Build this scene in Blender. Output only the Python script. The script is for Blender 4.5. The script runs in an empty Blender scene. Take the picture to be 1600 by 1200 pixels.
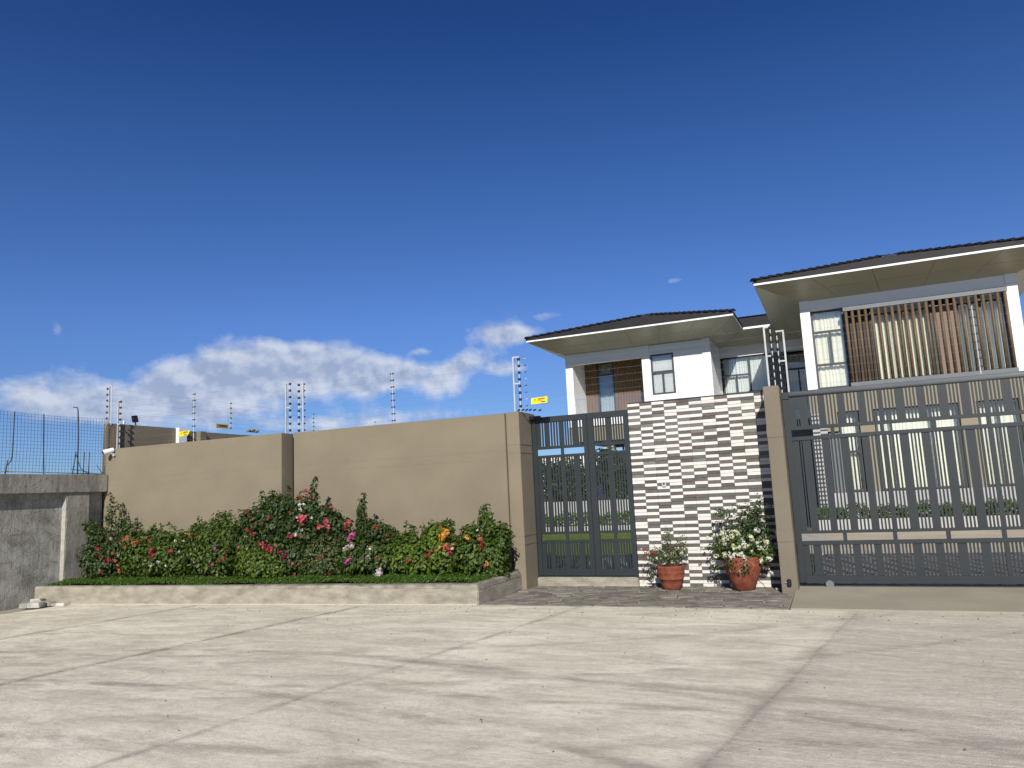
import bpy, bmesh, math, random
import numpy as np
from mathutils import Vector, Matrix

random.seed(7)
S = bpy.context.scene
COL = S.collection

# ------------------------------------------------------------------ camera
YAW, PITCH, ROLL, FPX, EYE = 0.406916548, 0.144961425, -0.046914745, 1159.09, 1.6
_cy, _sy = math.cos(YAW), math.sin(YAW)
CF = Vector((-_sy*math.cos(PITCH), _cy*math.cos(PITCH), math.sin(PITCH)))
_r = Vector((_cy, _sy, 0)); _u = _r.cross(CF)
CR = _r*math.cos(ROLL) + _u*math.sin(ROLL)
CU = -_r*math.sin(ROLL) + _u*math.cos(ROLL)
cam = bpy.data.cameras.new('camera'); camo = bpy.data.objects.new('camera', cam); COL.objects.link(camo)
M = Matrix((CR, CU, -CF)).transposed().to_4x4(); M.translation = (0, 0, EYE)
camo.matrix_world = M
cam.sensor_width = 36; cam.lens = FPX/1600*36; cam.clip_start = 0.05; cam.clip_end = 3000
S.camera = camo

def ray(x, y):
    return CR*((x-800)/FPX) - CU*((y-600)/FPX) + CF
def at(x, y, Y):                      # point of the sight line through photo pixel (x, y) on the plane Y = const
    d = ray(x, y); return Vector((0, 0, EYE)) + d*(Y/d.y)
def atX(x, y, X):
    d = ray(x, y); return Vector((0, 0, EYE)) + d*(X/d.x)
def azel(x, y):
    d = ray(x, y).normalized(); return math.atan2(d.x, d.y), math.asin(d.z)

# ------------------------------------------------------------------ colour management
S.render.engine = 'CYCLES'
S.view_settings.view_transform = 'Standard'; S.view_settings.look = 'None'
S.view_settings.exposure = 0.25; S.view_settings.gamma = 1.0
S.view_settings.use_curve_mapping = False

# ------------------------------------------------------------------ node helpers
class NT:
    def __init__(s, tree): s.t = tree; s.n = tree.nodes; s.l = tree.links
    def new(s, typ, **kw):
        n = s.n.new(typ)
        for k, v in kw.items(): setattr(n, k, v)
        return n
    def link(s, a, b): s.l.new(a, b)
    def put(s, sock, v):
        if isinstance(v, bpy.types.NodeSocket): s.l.new(v, sock)
        else: sock.default_value = v
    def math(s, op, a, b=None, c=None, clamp=False):
        n = s.new('ShaderNodeMath', operation=op, use_clamp=clamp)
        s.put(n.inputs[0], a)
        if b is not None: s.put(n.inputs[1], b)
        if c is not None: s.put(n.inputs[2], c)
        return n.outputs[0]
    def mix(s, f, a, b, blend='MIX'):
        n = s.new('ShaderNodeMix', data_type='RGBA', blend_type=blend)
        s.put(n.inputs[0], f)
        s.put(n.inputs[6], a if isinstance(a, bpy.types.NodeSocket) else (*a[:3], 1))
        s.put(n.inputs[7], b if isinstance(b, bpy.types.NodeSocket) else (*b[:3], 1))
        return n.outputs[2]
    def noise(s, vec, scale, detail=4, rough=.55, dist=0):
        n = s.new('ShaderNodeTexNoise'); s.put(n.inputs['Vector'], vec)
        n.inputs['Scale'].default_value = scale; n.inputs['Detail'].default_value = detail
        n.inputs['Roughness'].default_value = rough; n.inputs['Distortion'].default_value = dist
        return n.outputs['Fac']
    def ramp(s, f, lo, hi):
        n = s.new('ShaderNodeMapRange', clamp=True); s.put(n.inputs[0], f)
        n.inputs[1].default_value = lo; n.inputs[2].default_value = hi
        return n.outputs[0]
    def scale(s, vec, v):
        n = s.new('ShaderNodeVectorMath', operation='MULTIPLY'); s.put(n.inputs[0], vec); n.inputs[1].default_value = v
        return n.outputs[0]
    def pos(s): return s.new('ShaderNodeNewGeometry').outputs['Position']

# ------------------------------------------------------------------ world: Nishita sky and cumulus clouds
SUN_DIR = Vector((0.256, -0.82, 0.511)).normalized()        # towards the sun
SUN_EL = math.asin(SUN_DIR.z); SUN_ROT = math.atan2(SUN_DIR.x, SUN_DIR.y)
W = bpy.data.worlds.new('World'); S.world = W; W.use_nodes = True
w = NT(W.node_tree); w.n.clear()
sky = w.new('ShaderNodeTexSky', sky_type='NISHITA'); sky.sun_disc = False
sky.sun_elevation = SUN_EL; sky.sun_rotation = SUN_ROT; sky.altitude = 1200
sky.air_density = 1.0; sky.dust_density = 0.2; sky.ozone_density = 3.0
tc = w.new('ShaderNodeTexCoord').outputs['Generated']
sep = w.new('ShaderNodeSeparateXYZ'); w.link(tc, sep.inputs[0])
az = w.math('ARCTAN2', sep.outputs[0], sep.outputs[1])
el = w.math('ARCSINE', sep.outputs[2])
cmb = w.new('ShaderNodeCombineXYZ'); w.link(az, cmb.inputs[0]); w.link(w.math('MULTIPLY', el, 1.25), cmb.inputs[1])
cv = cmb.outputs[0]
def cloud_noise(off, sc, det):
    a = w.new('ShaderNodeVectorMath', operation='ADD'); w.link(cv, a.inputs[0]); a.inputs[1].default_value = off
    return w.noise(a.outputs[0], sc, det, .56, .12)
n1 = cloud_noise((0, 0, 0), 21, 9)
n2 = cloud_noise((.008, .014, 0), 21, 5)
dens = None
for (x, y, rx, ry, amp) in [(262, 606, 50, 26, 1.0), (330, 588, 60, 34, 1.1), (400, 578, 62, 38, 1.2), (470, 574, 62, 38, 1.2), (540, 578, 60, 34, 1.15), (605, 590, 52, 24, 1.0), (640, 578, 26, 16, .7),
        (300, 640, 120, 22, .85), (120, 608, 52, 26, .72), (60, 640, 90, 20, .55), (15, 606, 40, 18, .55), (185, 640, 60, 18, .7),
        (690, 598, 34, 20, .9), (712, 575, 30, 20, .85), (750, 560, 34, 16, .75), (770, 522, 40, 18, 1.05), (815, 522, 36, 12, .85), (852, 494, 30, 7, .62), (780, 578, 40, 10, .6),
        (1055, 438, 16, 5, .5), (90, 515, 9, 11, .36), (640, 648, 110, 12, .62), (500, 664, 160, 10, .62), (655, 549, 16, 6, .62)]:
    a0, e0 = azel(x, y)
    ra, re = rx/FPX*1.05, ry/FPX*1.05
    qx = w.math('DIVIDE', w.math('SUBTRACT', az, a0), ra)
    qy = w.math('DIVIDE', w.math('SUBTRACT', el, e0), re)
    q = w.math('ADD', w.math('MULTIPLY', qx, qx), w.math('MULTIPLY', qy, qy))
    g = w.math('MULTIPLY', w.math('EXPONENT', w.math('MULTIPLY', q, -1.0)), amp)
    dens = g if dens is None else w.math('ADD', dens, g)
# the same kind of low cumulus goes on round the horizon outside the frame
far = w.math('ABSOLUTE', w.math('ADD', az, YAW))
farm = w.ramp(far, .75, 1.1)
belt = w.math('EXPONENT', w.math('MULTIPLY', w.math('POWER', w.math('DIVIDE', w.math('SUBTRACT', el, .12), .09), 2.0), -1.0))
bn = w.ramp(cloud_noise((5, 2, 0), 3.0, 2), .42, .62)
dens = w.math('ADD', dens, w.math('MULTIPLY', w.math('MULTIPLY', belt, bn), farm))
edge = w.math('ADD', dens, w.math('MULTIPLY', w.math('SUBTRACT', n1, .5), 1.75))
alpha = w.ramp(edge, .32, 1.0)
alpha = w.math('MULTIPLY', alpha, w.ramp(dens, .06, .30))
alpha = w.math('MULTIPLY', alpha, .86)
relief = w.ramp(w.math('SUBTRACT', n1, n2), -.12, .13)
thick = w.ramp(edge, .55, 1.7)
lit = w.math('SUBTRACT', w.math('ADD', relief, .30), w.math('MULTIPLY', thick, .52), clamp=True)
ccol = w.mix(lit, (3.0, 3.6, 5.0), (5.6, 6.0, 6.9))
# photo-like tint of the clear sky
tr_ = w.new('ShaderNodeValToRGB'); w.link(w.ramp(el, .0, .62), tr_.inputs[0]); cr = tr_.color_ramp
for p_, c_ in ((0, (.36, .47, .70)), (.2, (.39, .51, .75)), (.37, (.42, .56, .86)), (.65, (.306, .50, .80)), (.97, (.17, .355, .675))):
    e_ = cr.elements[0] if p_ == 0 else (cr.elements[-1] if p_ == .97 else cr.elements.new(p_)); e_.position = p_; e_.color = (*c_, 1)
tint = tr_.outputs[0]
skyc = w.mix(1.0, sky.outputs[0], tint, 'MULTIPLY')
bg = w.new('ShaderNodeBackground'); bg.inputs[1].default_value = 0.10
w.link(w.mix(alpha, skyc, ccol), bg.inputs[0])
w.link(bg.outputs[0], w.new('ShaderNodeOutputWorld').inputs[0])

sun = bpy.data.lights.new('sun', 'SUN'); sun.energy = 4.7; sun.angle = math.radians(.5); sun.color = (1, .955, .88)
suno = bpy.data.objects.new('sun', sun); COL.objects.link(suno)
suno.rotation_euler = (-SUN_DIR).to_track_quat('-Z', 'Y').to_euler(); suno.location = (20, -30, 30)

# ------------------------------------------------------------------ materials
MATS = {}
def base_mat(name):
    m = bpy.data.materials.new(name); m.use_nodes = True
    t = NT(m.node_tree); t.n.clear()
    b = t.new('ShaderNodeBsdfPrincipled'); o = t.new('ShaderNodeOutputMaterial'); t.link(b.outputs[0], o.inputs[0])
    return m, t, b, o
def surf(name, c, rough=.8, var=.15, sc=1.5, fine=70, fvar=.06, bump=.15, bdist=.004, spec=.4, metal=0, rnd=0, stretch=(1, 1, 1), c2=None):
    """surface with blotchy large variation, fine grain and bump; rnd varies the colour from object to object"""
    m, t, b, o = base_mat(name)
    p = t.scale(t.pos(), stretch)
    n = t.noise(p, sc, 5); f = t.noise(p, fine, 3)
    dark = tuple(x*(1-var) for x in c); light = tuple(min(1, x*(1+var)) for x in c)
    col = t.mix(t.ramp(n, .3, .7), dark, c2 or light)
    v = t.math('ADD', 1-fvar, t.math('MULTIPLY', f, 2*fvar))
    if rnd:
        r = t.new('ShaderNodeObjectInfo').outputs['Random']
        v = t.math('MULTIPLY', v, t.math('ADD', 1-rnd, t.math('MULTIPLY', r, 2*rnd)))
    vm = t.new('ShaderNodeVectorMath', operation='SCALE'); t.link(col, vm.inputs[0]); t.put(vm.inputs['Scale'], v)
    t.link(vm.outputs[0], b.inputs['Base Color'])
    b.inputs['Roughness'].default_value = rough; b.inputs['Specular IOR Level'].default_value = spec; b.inputs['Metallic'].default_value = metal
    if bump:
        bn = t.new('ShaderNodeBump'); bn.inputs['Strength'].default_value = bump; bn.inputs['Distance'].default_value = bdist
        t.link(t.math('ADD', f, t.math('MULTIPLY', n, .6)), bn.inputs['Height']); t.link(bn.outputs[0], b.inputs['Normal'])
    MATS[name] = m; return m
def M_(n): return MATS[n]

surf('tan_plaster', (.208, .176, .124), .9, .08, 1.1, 110, .20, .9, .005, .2, stretch=(1, 1, 1.6))
surf('tan_plain', (.25, .22, .16), .9, .05, .8, 60, .05, .2, .003, .2)
surf('post_plaster', (.185, .158, .118), .95, .08, 1.5, 160, .22, 1.0, .006, .15)
surf('kerb_concrete', (.29, .262, .205), .9, .28, 3.2, 26, .22, .9, .014, .2, c2=(.37, .338, .268), stretch=(1, 1, 2.6))
surf('kerb_top', (.20, .185, .15), .9, .4, 4.5, 45, .15, .6, .012, .2, c2=(.34, .31, .24))
surf('apron_concrete', (.32, .29, .215), .85, .12, 1.1, 40, .08, .3, .006, .25)
surf('driveway', (.42, .36, .27), .85, .14, .9, 30, .06, .3, .006, .25)
surf('white_paint', (.78, .785, .77), .5, .03, .8, 60, .02, .05, .002, .4)
surf('soffit_paint', (.40, .375, .28), .38, .06, .5, 60, .02, .03, .002, .5)
surf('grey_metal', (.021, .026, .028), .42, .10, 2.2, 50, .05, .08, .002, .45)
surf('tube_metal', (.15, .158, .163), .34, .10, 1.5, 50, .05, .08, .002, .6)
surf('window_frame', (.045, .05, .052), .45, .1, 2, 40, .05, 0)
surf('screen_metal', (.13, .14, .145), .45, .1, 2, 40, .05, 0)
surf('galvanised', (.40, .41, .41), .45, .15, 6, 60, .1, .1, .002, .5)
surf('rod_plastic', (.48, .49, .48), .5, .06, 6, 60, .05, 0)
surf('black_plastic', (.012, .012, .014), .3, .1, 5, 60, .1, 0, spec=.5)
surf('wood_panel', (.155, .092, .045), .6, .22, 1.5, 25, .15, .2, .002, .3, stretch=(14, 14, 1))
surf('wood_slat', (.115, .078, .046), .55, .18, 1.5, 25, .12, .15, .002, .35, rnd=.10, stretch=(9, 9, 1))
surf('dark_wood', (.05, .032, .022), .6, .2, 2, 30, .1, .1)
surf('pink_brown', (.20, .145, .118), .7, .1, 2, 30, .08, .1)
surf('roof_tile', (.016, .0145, .0145), .6, .25, 2.5, 35, .2, .4, .006, .28)
surf('plinth', (.40, .395, .37), .8, .1, 2, 40, .06, .2)
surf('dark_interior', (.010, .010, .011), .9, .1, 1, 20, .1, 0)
surf('terracotta', (.175, .038, .018), .8, .25, 9, 60, .22, .6, .004, .35, c2=(.27, .085, .045))
surf('soil', (.06, .045, .03), 1, .3, 6, 50, .3, .8, .02, .1)
surf('stem_bark', (.10, .075, .05), .9, .3, 12, 60, .2, .3, .004, .2)
surf('rust', (.05, .022, .018), .8, .35, 12, 60, .2, .2, .002, .3)
surf('rebar', (.028, .026, .030), .6, .3, 12, 60, .2, .2, .002, .4)
surf('mesh_wire', (.035, .045, .09), .6, .2, 12, 60, .2, 0)
surf('wire', (.34, .35, .36), .45, .1, 5, 60, .1, 0)
surf('white_plastic', (.80, .80, .79), .35, .02, 3, 40, .02, 0)
surf('sign_yellow', (.80, .60, .02), .45, .05, 6, 60, .04, 0)
surf('sign_yellow_shade', (.42, .29, .03), .6, .1, 6, 60, .04, 0)  # darker copy of the sign yellow, shade put into the colour
surf('sign_ink', (.03, .02, .02), .6, .1, 6, 60, .04, 0)
surf('sign_red', (.45, .04, .02), .6, .1, 6, 60, .04, 0)
surf('brick_grey', (.36, .345, .31), .95, .25, 9, 60, .15, .7, .01, .2, rnd=.3)
surf('stone', (.19, .172, .14), .85, .28, 7, 60, .14, .8, .010, .3, rnd=.26)
surf('mortar', (.36, .34, .29), .95, .2, 8, 60, .1, .6, .006, .2)
surf('far_wall', (.7, .69, .66), .9, .05, .5, 20, .05, .05)
surf('ground_earth', (.20, .17, .12), 1, .3, .3, 10, .2, .4, .02, .1)
surf('paver', (.30, .285, .25), .85, .12, 2, 40, .1, .4, .006, .3, rnd=.15)
surf('tile_white', (.62, .60, .545), .5, .05, 14, 90, .05, .35, .003, .35, rnd=.06, stretch=(1, 1, 5))
surf('tile_white_joined', (.61, .59, .535), .5, .08, 9, 90, .05, .35, .003, .35, stretch=(1, 1, 5))
surf('tile_grey', (.130, .124, .112), .55, .25, 10, 80, .18, .5, .004, .35, rnd=.42, stretch=(1.5, 1, 8))
surf('tile_brown', (.112, .088, .078), .55, .25, 10, 80, .16, .5, .004, .35, rnd=.22, stretch=(1.5, 1, 8))

def curtain_mat(name, c):
    m, t, b, o = base_mat(name)
    p = t.scale(t.pos(), (6, 6, .25)); n = t.noise(p, 3, 3)
    b.inputs['Roughness'].default_value = .9; b.inputs['Specular IOR Level'].default_value = .1
    t.link(t.mix(t.ramp(n, .3, .7), tuple(x*.86 for x in c), c), b.inputs['Base Color'])
    MATS[name] = m
curtain_mat('curtain_cream', (.80, .79, .66)); curtain_mat('curtain_white', (.66, .69, .65)); curtain_mat('blind', (.60, .60, .58))
curtain_mat('curtain_grey', (.42, .46, .45))

def glass_mat():
    m = bpy.data.materials.new('glass'); m.use_nodes = True; t = NT(m.node_tree); t.n.clear()
    tr = t.new('ShaderNodeBsdfTransparent'); tr.inputs[0].default_value = (.98, .985, .975, 1)
    gl = t.new('ShaderNodeBsdfGlossy'); gl.inputs['Roughness'].default_value = .015; gl.inputs[0].default_value = (.85, .9, .95, 1)
    fr = t.new('ShaderNodeFresnel'); fr.inputs[0].default_value = 1.5
    mx = t.new('ShaderNodeMixShader'); t.link(t.math('ADD', t.math('MULTIPLY', fr.outputs[0], 1.0), .04, clamp=True), mx.inputs[0])
    t.link(tr.outputs[0], mx.inputs[1]); t.link(gl.outputs[0], mx.inputs[2])
    t.link(mx.outputs[0], t.new('ShaderNodeOutputMaterial').inputs[0]); MATS['glass'] = m
glass_mat()

def leaf_mat(name, ca, cb, tr=.28, rough=.5):
    """each leaf (mesh island) gets its own mix of the two colours; some light passes through"""
    m = bpy.data.materials.new(name); m.use_nodes = True; t = NT(m.node_tree); t.n.clear()
    g = t.new('ShaderNodeNewGeometry')
    c = t.mix(g.outputs['Random Per Island'], ca, cb)
    b = t.new('ShaderNodeBsdfPrincipled'); b.inputs['Roughness'].default_value = rough; b.inputs['Specular IOR Level'].default_value = .35
    t.link(c, b.inputs['Base Color'])
    x = t.new('ShaderNodeBsdfTranslucent'); t.link(t.mix(.5, c, (.25, .40, .05) if tr < .4 else cb), x.inputs[0])
    mx = t.new('ShaderNodeMixShader'); mx.inputs[0].default_value = tr
    t.link(b.outputs[0], mx.inputs[1]); t.link(x.outputs[0], mx.inputs[2])
    t.link(mx.outputs[0], t.new('ShaderNodeOutputMaterial').inputs[0]); MATS[name] = m
leaf_mat('leaf_dark', (.013, .032, .007), (.046, .076, .014), .16)
leaf_mat('leaf_mid', (.020, .048, .006), (.088, .130, .018), .22)
leaf_mat('leaf_lime', (.045, .095, .008), (.15, .21, .022), .28)
leaf_mat('leaf_sparse', (.06, .075, .03), (.13, .14, .06), .22)
leaf_mat('grass', (.022, .060, .006), (.075, .135, .014), .2)
leaf_mat('lawn_blades', (.08, .13, .015), (.17, .22, .035), .3)
for n_, a_, b_ in [('crimson', (.42, .015, .05), (.50, .03, .08)), ('red', (.45, .03, .03), (.52, .06, .05)), ('coral', (.62, .12, .09), (.66, .20, .14)),
                   ('pinkred', (.62, .06, .09), (.68, .16, .19)), ('magenta', (.50, .06, .28), (.70, .16, .42)), ('palepink', (.78, .50, .50), (.85, .72, .70)),
                   ('white', (.78, .78, .66), (.85, .85, .78)), ('orange', (.78, .26, .03), (.85, .42, .08)), ('yellowwhite', (.72, .74, .38), (.82, .82, .60))]:
    leaf_mat('bract_'+n_, a_, b_, .45, .6)

def road_mat():
    m, t, b, o = base_mat('road_concrete'); P = t.pos()
    sp = t.new('ShaderNodeSeparateXYZ'); t.link(P, sp.inputs[0]); X, Y = sp.outputs[0], sp.outputs[1]
    big = t.noise(P, .45, 6, .62, .6); mid = t.noise(t.scale(P, (.55, 1.6, 1)), 1.9, 6, .62, .8)
    streak = t.noise(t.scale(P, (.6, 3.6, 1)), 1.7, 7, .72, .9); fine = t.noise(P, 95, 3, .7); grit = t.noise(P, 28, 4, .7)
    c = t.mix(t.ramp(big, .34, .66), (.60, .54, .41), (.80, .735, .575))
    c = t.mix(t.math('MULTIPLY', t.ramp(mid, .44, .66), .62), c, (.41, .37, .28))
    c = t.mix(t.math('MULTIPLY', t.ramp(mid, .46, .30), .5), c, (.84, .78, .63))
    c = t.mix(t.math('MULTIPLY', t.ramp(streak, .54, .76), .34), c, (.36, .325, .245))
    c = t.mix(t.math('MULTIPLY', t.ramp(streak, .46, .26), .34), c, (.84, .785, .64))
    # the slab right of the last joint: greyer, brushed along X
    br = t.noise(t.scale(P, (1.0, 16, 1)), 1.6, 5, .7, .2)
    jx = t.math('ADD', t.math('MULTIPLY', t.math('SUBTRACT', Y, 10), .165), .03)
    warp = t.math('MULTIPLY', t.math('SUBTRACT', t.noise(P, 2.2, 5, .7), .5), .55)
    right = t.ramp(t.math('ADD', t.math('SUBTRACT', X, jx), warp), -.12, .16)
    gcol = t.mix(t.ramp(br, .35, .68), (.37, .34, .265), (.58, .535, .42))
    c = t.mix(t.math('MULTIPLY', right, .52), c, gcol)
    # stained bands along the joints
    warp2 = t.math('MULTIPLY', t.math('SUBTRACT', t.noise(P, 1.2, 5, .65), .5), .20)
    for off, wd, am in ((.03, .17, .6), (-3.45, .09, .55), (-6.95, .14, .85), (-10.4, .13, .7)):
        d = t.math('ABSOLUTE', t.math('ADD', t.math('SUBTRACT', X, t.math('ADD', t.math('MULTIPLY', t.math('SUBTRACT', Y, 10), .165), off)), warp2))
        k = t.math('MULTIPLY', t.ramp(d, wd, .0), am)
        k = t.math('MULTIPLY', k, t.ramp(t.noise(P, 2.1, 4), .34, .60))
        c = t.mix(k, c, (.24, .22, .175))
    # tyre marks: arcs round far centres
    for (cx, cy, R, wd, am) in ((-6, -9.3, 16.0, .10, .62), (-6, -9.3, 14.55, .10, .60), (-2, -20, 25.6, .09, .60), (-2, -20, 24.1, .10, .55), (-9, 20, 15.2, .09, .42), (-9, 20, 13.8, .08, .38), (-3.5, -14, 20.3, .12, .45), (3, -6, 11.6, .10, .45), (3, -6, 10.2, .09, .40)):
        dx = t.math('SUBTRACT', X, cx); dy = t.math('SUBTRACT', Y, cy)
        r = t.math('SQRT', t.math('ADD', t.math('MULTIPLY', dx, dx), t.math('MULTIPLY', dy, dy)))
        d = t.math('ABSOLUTE', t.math('ADD', t.math('SUBTRACT', r, R), t.math('MULTIPLY', warp2, .8)))
        k = t.math('MULTIPLY', t.ramp(d, wd, wd*.2), am)
        k = t.math('MULTIPLY', k, t.ramp(mid, .34, .62))
        c = t.mix(k, c, (.27, .25, .20))
    # scuffs swept round by turning cars
    dx = t.math('ADD', X, 6); dy = t.math('ADD', Y, 9.3); rr = t.math('SQRT', t.math('ADD', t.math('MULTIPLY', dx, dx), t.math('MULTIPLY', dy, dy)))
    cv_ = t.new('ShaderNodeCombineXYZ'); t.link(t.math('MULTIPLY', rr, 5.0), cv_.inputs[0]); t.link(t.math('MULTIPLY', t.math('ARCTAN2', dx, dy), 4.5), cv_.inputs[1])
    sw_ = t.noise(cv_.outputs[0], 1.0, 6, .68, .4)
    c = t.mix(t.math('MULTIPLY', t.ramp(sw_, .56, .70), t.math('MULTIPLY', t.ramp(big, .35, .6), .58)), c, (.28, .255, .195))
    c = t.mix(t.math('MULTIPLY', t.ramp(sw_, .44, .30), .30), c, (.86, .81, .67))
    fn = t.noise(t.scale(P, (1, 1.5, 1)), 9, 5, .75); c = t.mix(t.math('MULTIPLY', t.ramp(fn, .50, .66), .34), c, (.37, .34, .265))
    c = t.mix(t.math('MULTIPLY', t.ramp(fn, .48, .34), .28), c, (.88, .83, .70))
    # thin dark edge of the joint of the second slab
    for off, am in ((-6.95, .8), (-10.4, .5), (-3.45, .2), (.03, .25)):
        d = t.math('ABSOLUTE', t.math('ADD', t.math('SUBTRACT', X, t.math('ADD', t.math('MULTIPLY', t.math('SUBTRACT', Y, 10), .165), off)), t.math('MULTIPLY', warp2, .35)))
        c = t.mix(t.math('MULTIPLY', t.math('MULTIPLY', t.ramp(d, .035, .006), am), t.ramp(fn, .36, .56)), c, (.17, .15, .115))
    # fine hairline cracks
    vo = t.new('ShaderNodeTexVoronoi', feature='DISTANCE_TO_EDGE'); t.put(vo.inputs['Vector'], t.scale(P, (.6, .9, 1))); vo.inputs['Scale'].default_value = .8
    ck = t.math('MULTIPLY', t.ramp(vo.outputs['Distance'], .006, .0), t.ramp(big, .55, .7))
    c = t.mix(t.math('MULTIPLY', ck, .35), c, (.2, .18, .15))
    # pits and pebbles
    pit = t.math('MULTIPLY', t.ramp(t.noise(P, 40, 2, .5), .69, .74), .6); c = t.mix(pit, c, (.22, .20, .17))
    v = t.math('ADD', .62, t.math('MULTIPLY', t.math('ADD', fine, grit), .40))
    vm = t.new('ShaderNodeVectorMath', operation='SCALE'); t.link(c, vm.inputs[0]); t.put(vm.inputs['Scale'], v)
    t.link(vm.outputs[0], b.inputs['Base Color']); b.inputs['Roughness'].default_value = .8; b.inputs['Specular IOR Level'].default_value = .25
    bn = t.new('ShaderNodeBump'); bn.inputs['Strength'].default_value = .55; bn.inputs['Distance'].default_value = .012
    t.link(t.math('ADD', t.math('ADD', fine, grit), t.math('ADD', streak, t.math('MULTIPLY', br, right))), bn.inputs['Height']); t.link(bn.outputs[0], b.inputs['Normal'])
    MATS['road_concrete'] = m
road_mat()

def old_concrete():
    m, t, b, o = base_mat('old_concrete'); P = t.pos()
    n = t.noise(P, 1.6, 6, .65, .5); f = t.noise(P, 60, 3); s = t.noise(t.scale(P, (4, 4, .6)), 3, 5, .7)
    w_ = t.noise(P, 3, 4, .6); vv = t.new('ShaderNodeVectorMath', operation='ADD'); t.link(P, vv.inputs[0])
    wv = t.new('ShaderNodeCombineXYZ'); t.link(t.math('MULTIPLY', w_, .5), wv.inputs[1]); t.link(t.math('MULTIPLY', n, .5), wv.inputs[2]); t.link(wv.outputs[0], vv.inputs[1])
    vo = t.new('ShaderNodeTexVoronoi', feature='DISTANCE_TO_EDGE'); t.link(vv.outputs[0], vo.inputs['Vector']); vo.inputs['Scale'].default_value = 4.2
    crack = t.ramp(vo.outputs['Distance'], .035, .0)
    c = t.mix(t.ramp(n, .36, .64), (.19, .18, .155), (.40, .39, .355))
    c = t.mix(t.math('MULTIPLY', crack, .45), c, (.10, .095, .08))
    c = t.mix(t.math('MULTIPLY', t.ramp(s, .55, .75), .35), c, (.12, .115, .095))
    v = t.math('ADD', .85, t.math('MULTIPLY', f, .3)); vm = t.new('ShaderNodeVectorMath', operation='SCALE'); t.link(c, vm.inputs[0]); t.put(vm.inputs['Scale'], v)
    t.link(vm.outputs[0], b.inputs['Base Color']); b.inputs['Roughness'].default_value = .92; b.inputs['Specular IOR Level'].default_value = .2
    bn = t.new('ShaderNodeBump'); bn.inputs['Strength'].default_value = .6; bn.inputs['Distance'].default_value = .015
    t.link(t.math('SUBTRACT', t.math('ADD', f, t.math('MULTIPLY', s, 1.5)), t.math('MULTIPLY', crack, .6)), bn.inputs['Height']); t.link(bn.outputs[0], b.inputs['Normal'])
    MATS['old_concrete'] = m
    # the cap: streaked with dark run-off
    m, t, b, o = base_mat('cap_concrete'); P = t.pos()
    s = t.noise(t.scale(P, (3, 3.2, .8)), 2.2, 6, .7, .4); f = t.noise(P, 50, 3); n = t.noise(P, 9, 4, .6)
    c = t.mix(t.ramp(s, .36, .66), (.31, .295, .25), (.16, .15, .125)); c = t.mix(t.math('MULTIPLY', t.ramp(n, .58, .72), .5), c, (.06, .055, .045))
    t.link(c, b.inputs['Base Color']); b.inputs['Roughness'].default_value = .95
    bn = t.new('ShaderNodeBump'); bn.inputs['Strength'].default_value = .7; bn.inputs['Distance'].default_value = .015
    t.link(t.math('ADD', f, n), bn.inputs['Height']); t.link(bn.outputs[0], b.inputs['Normal']); MATS['cap_concrete'] = m
old_concrete()

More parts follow.
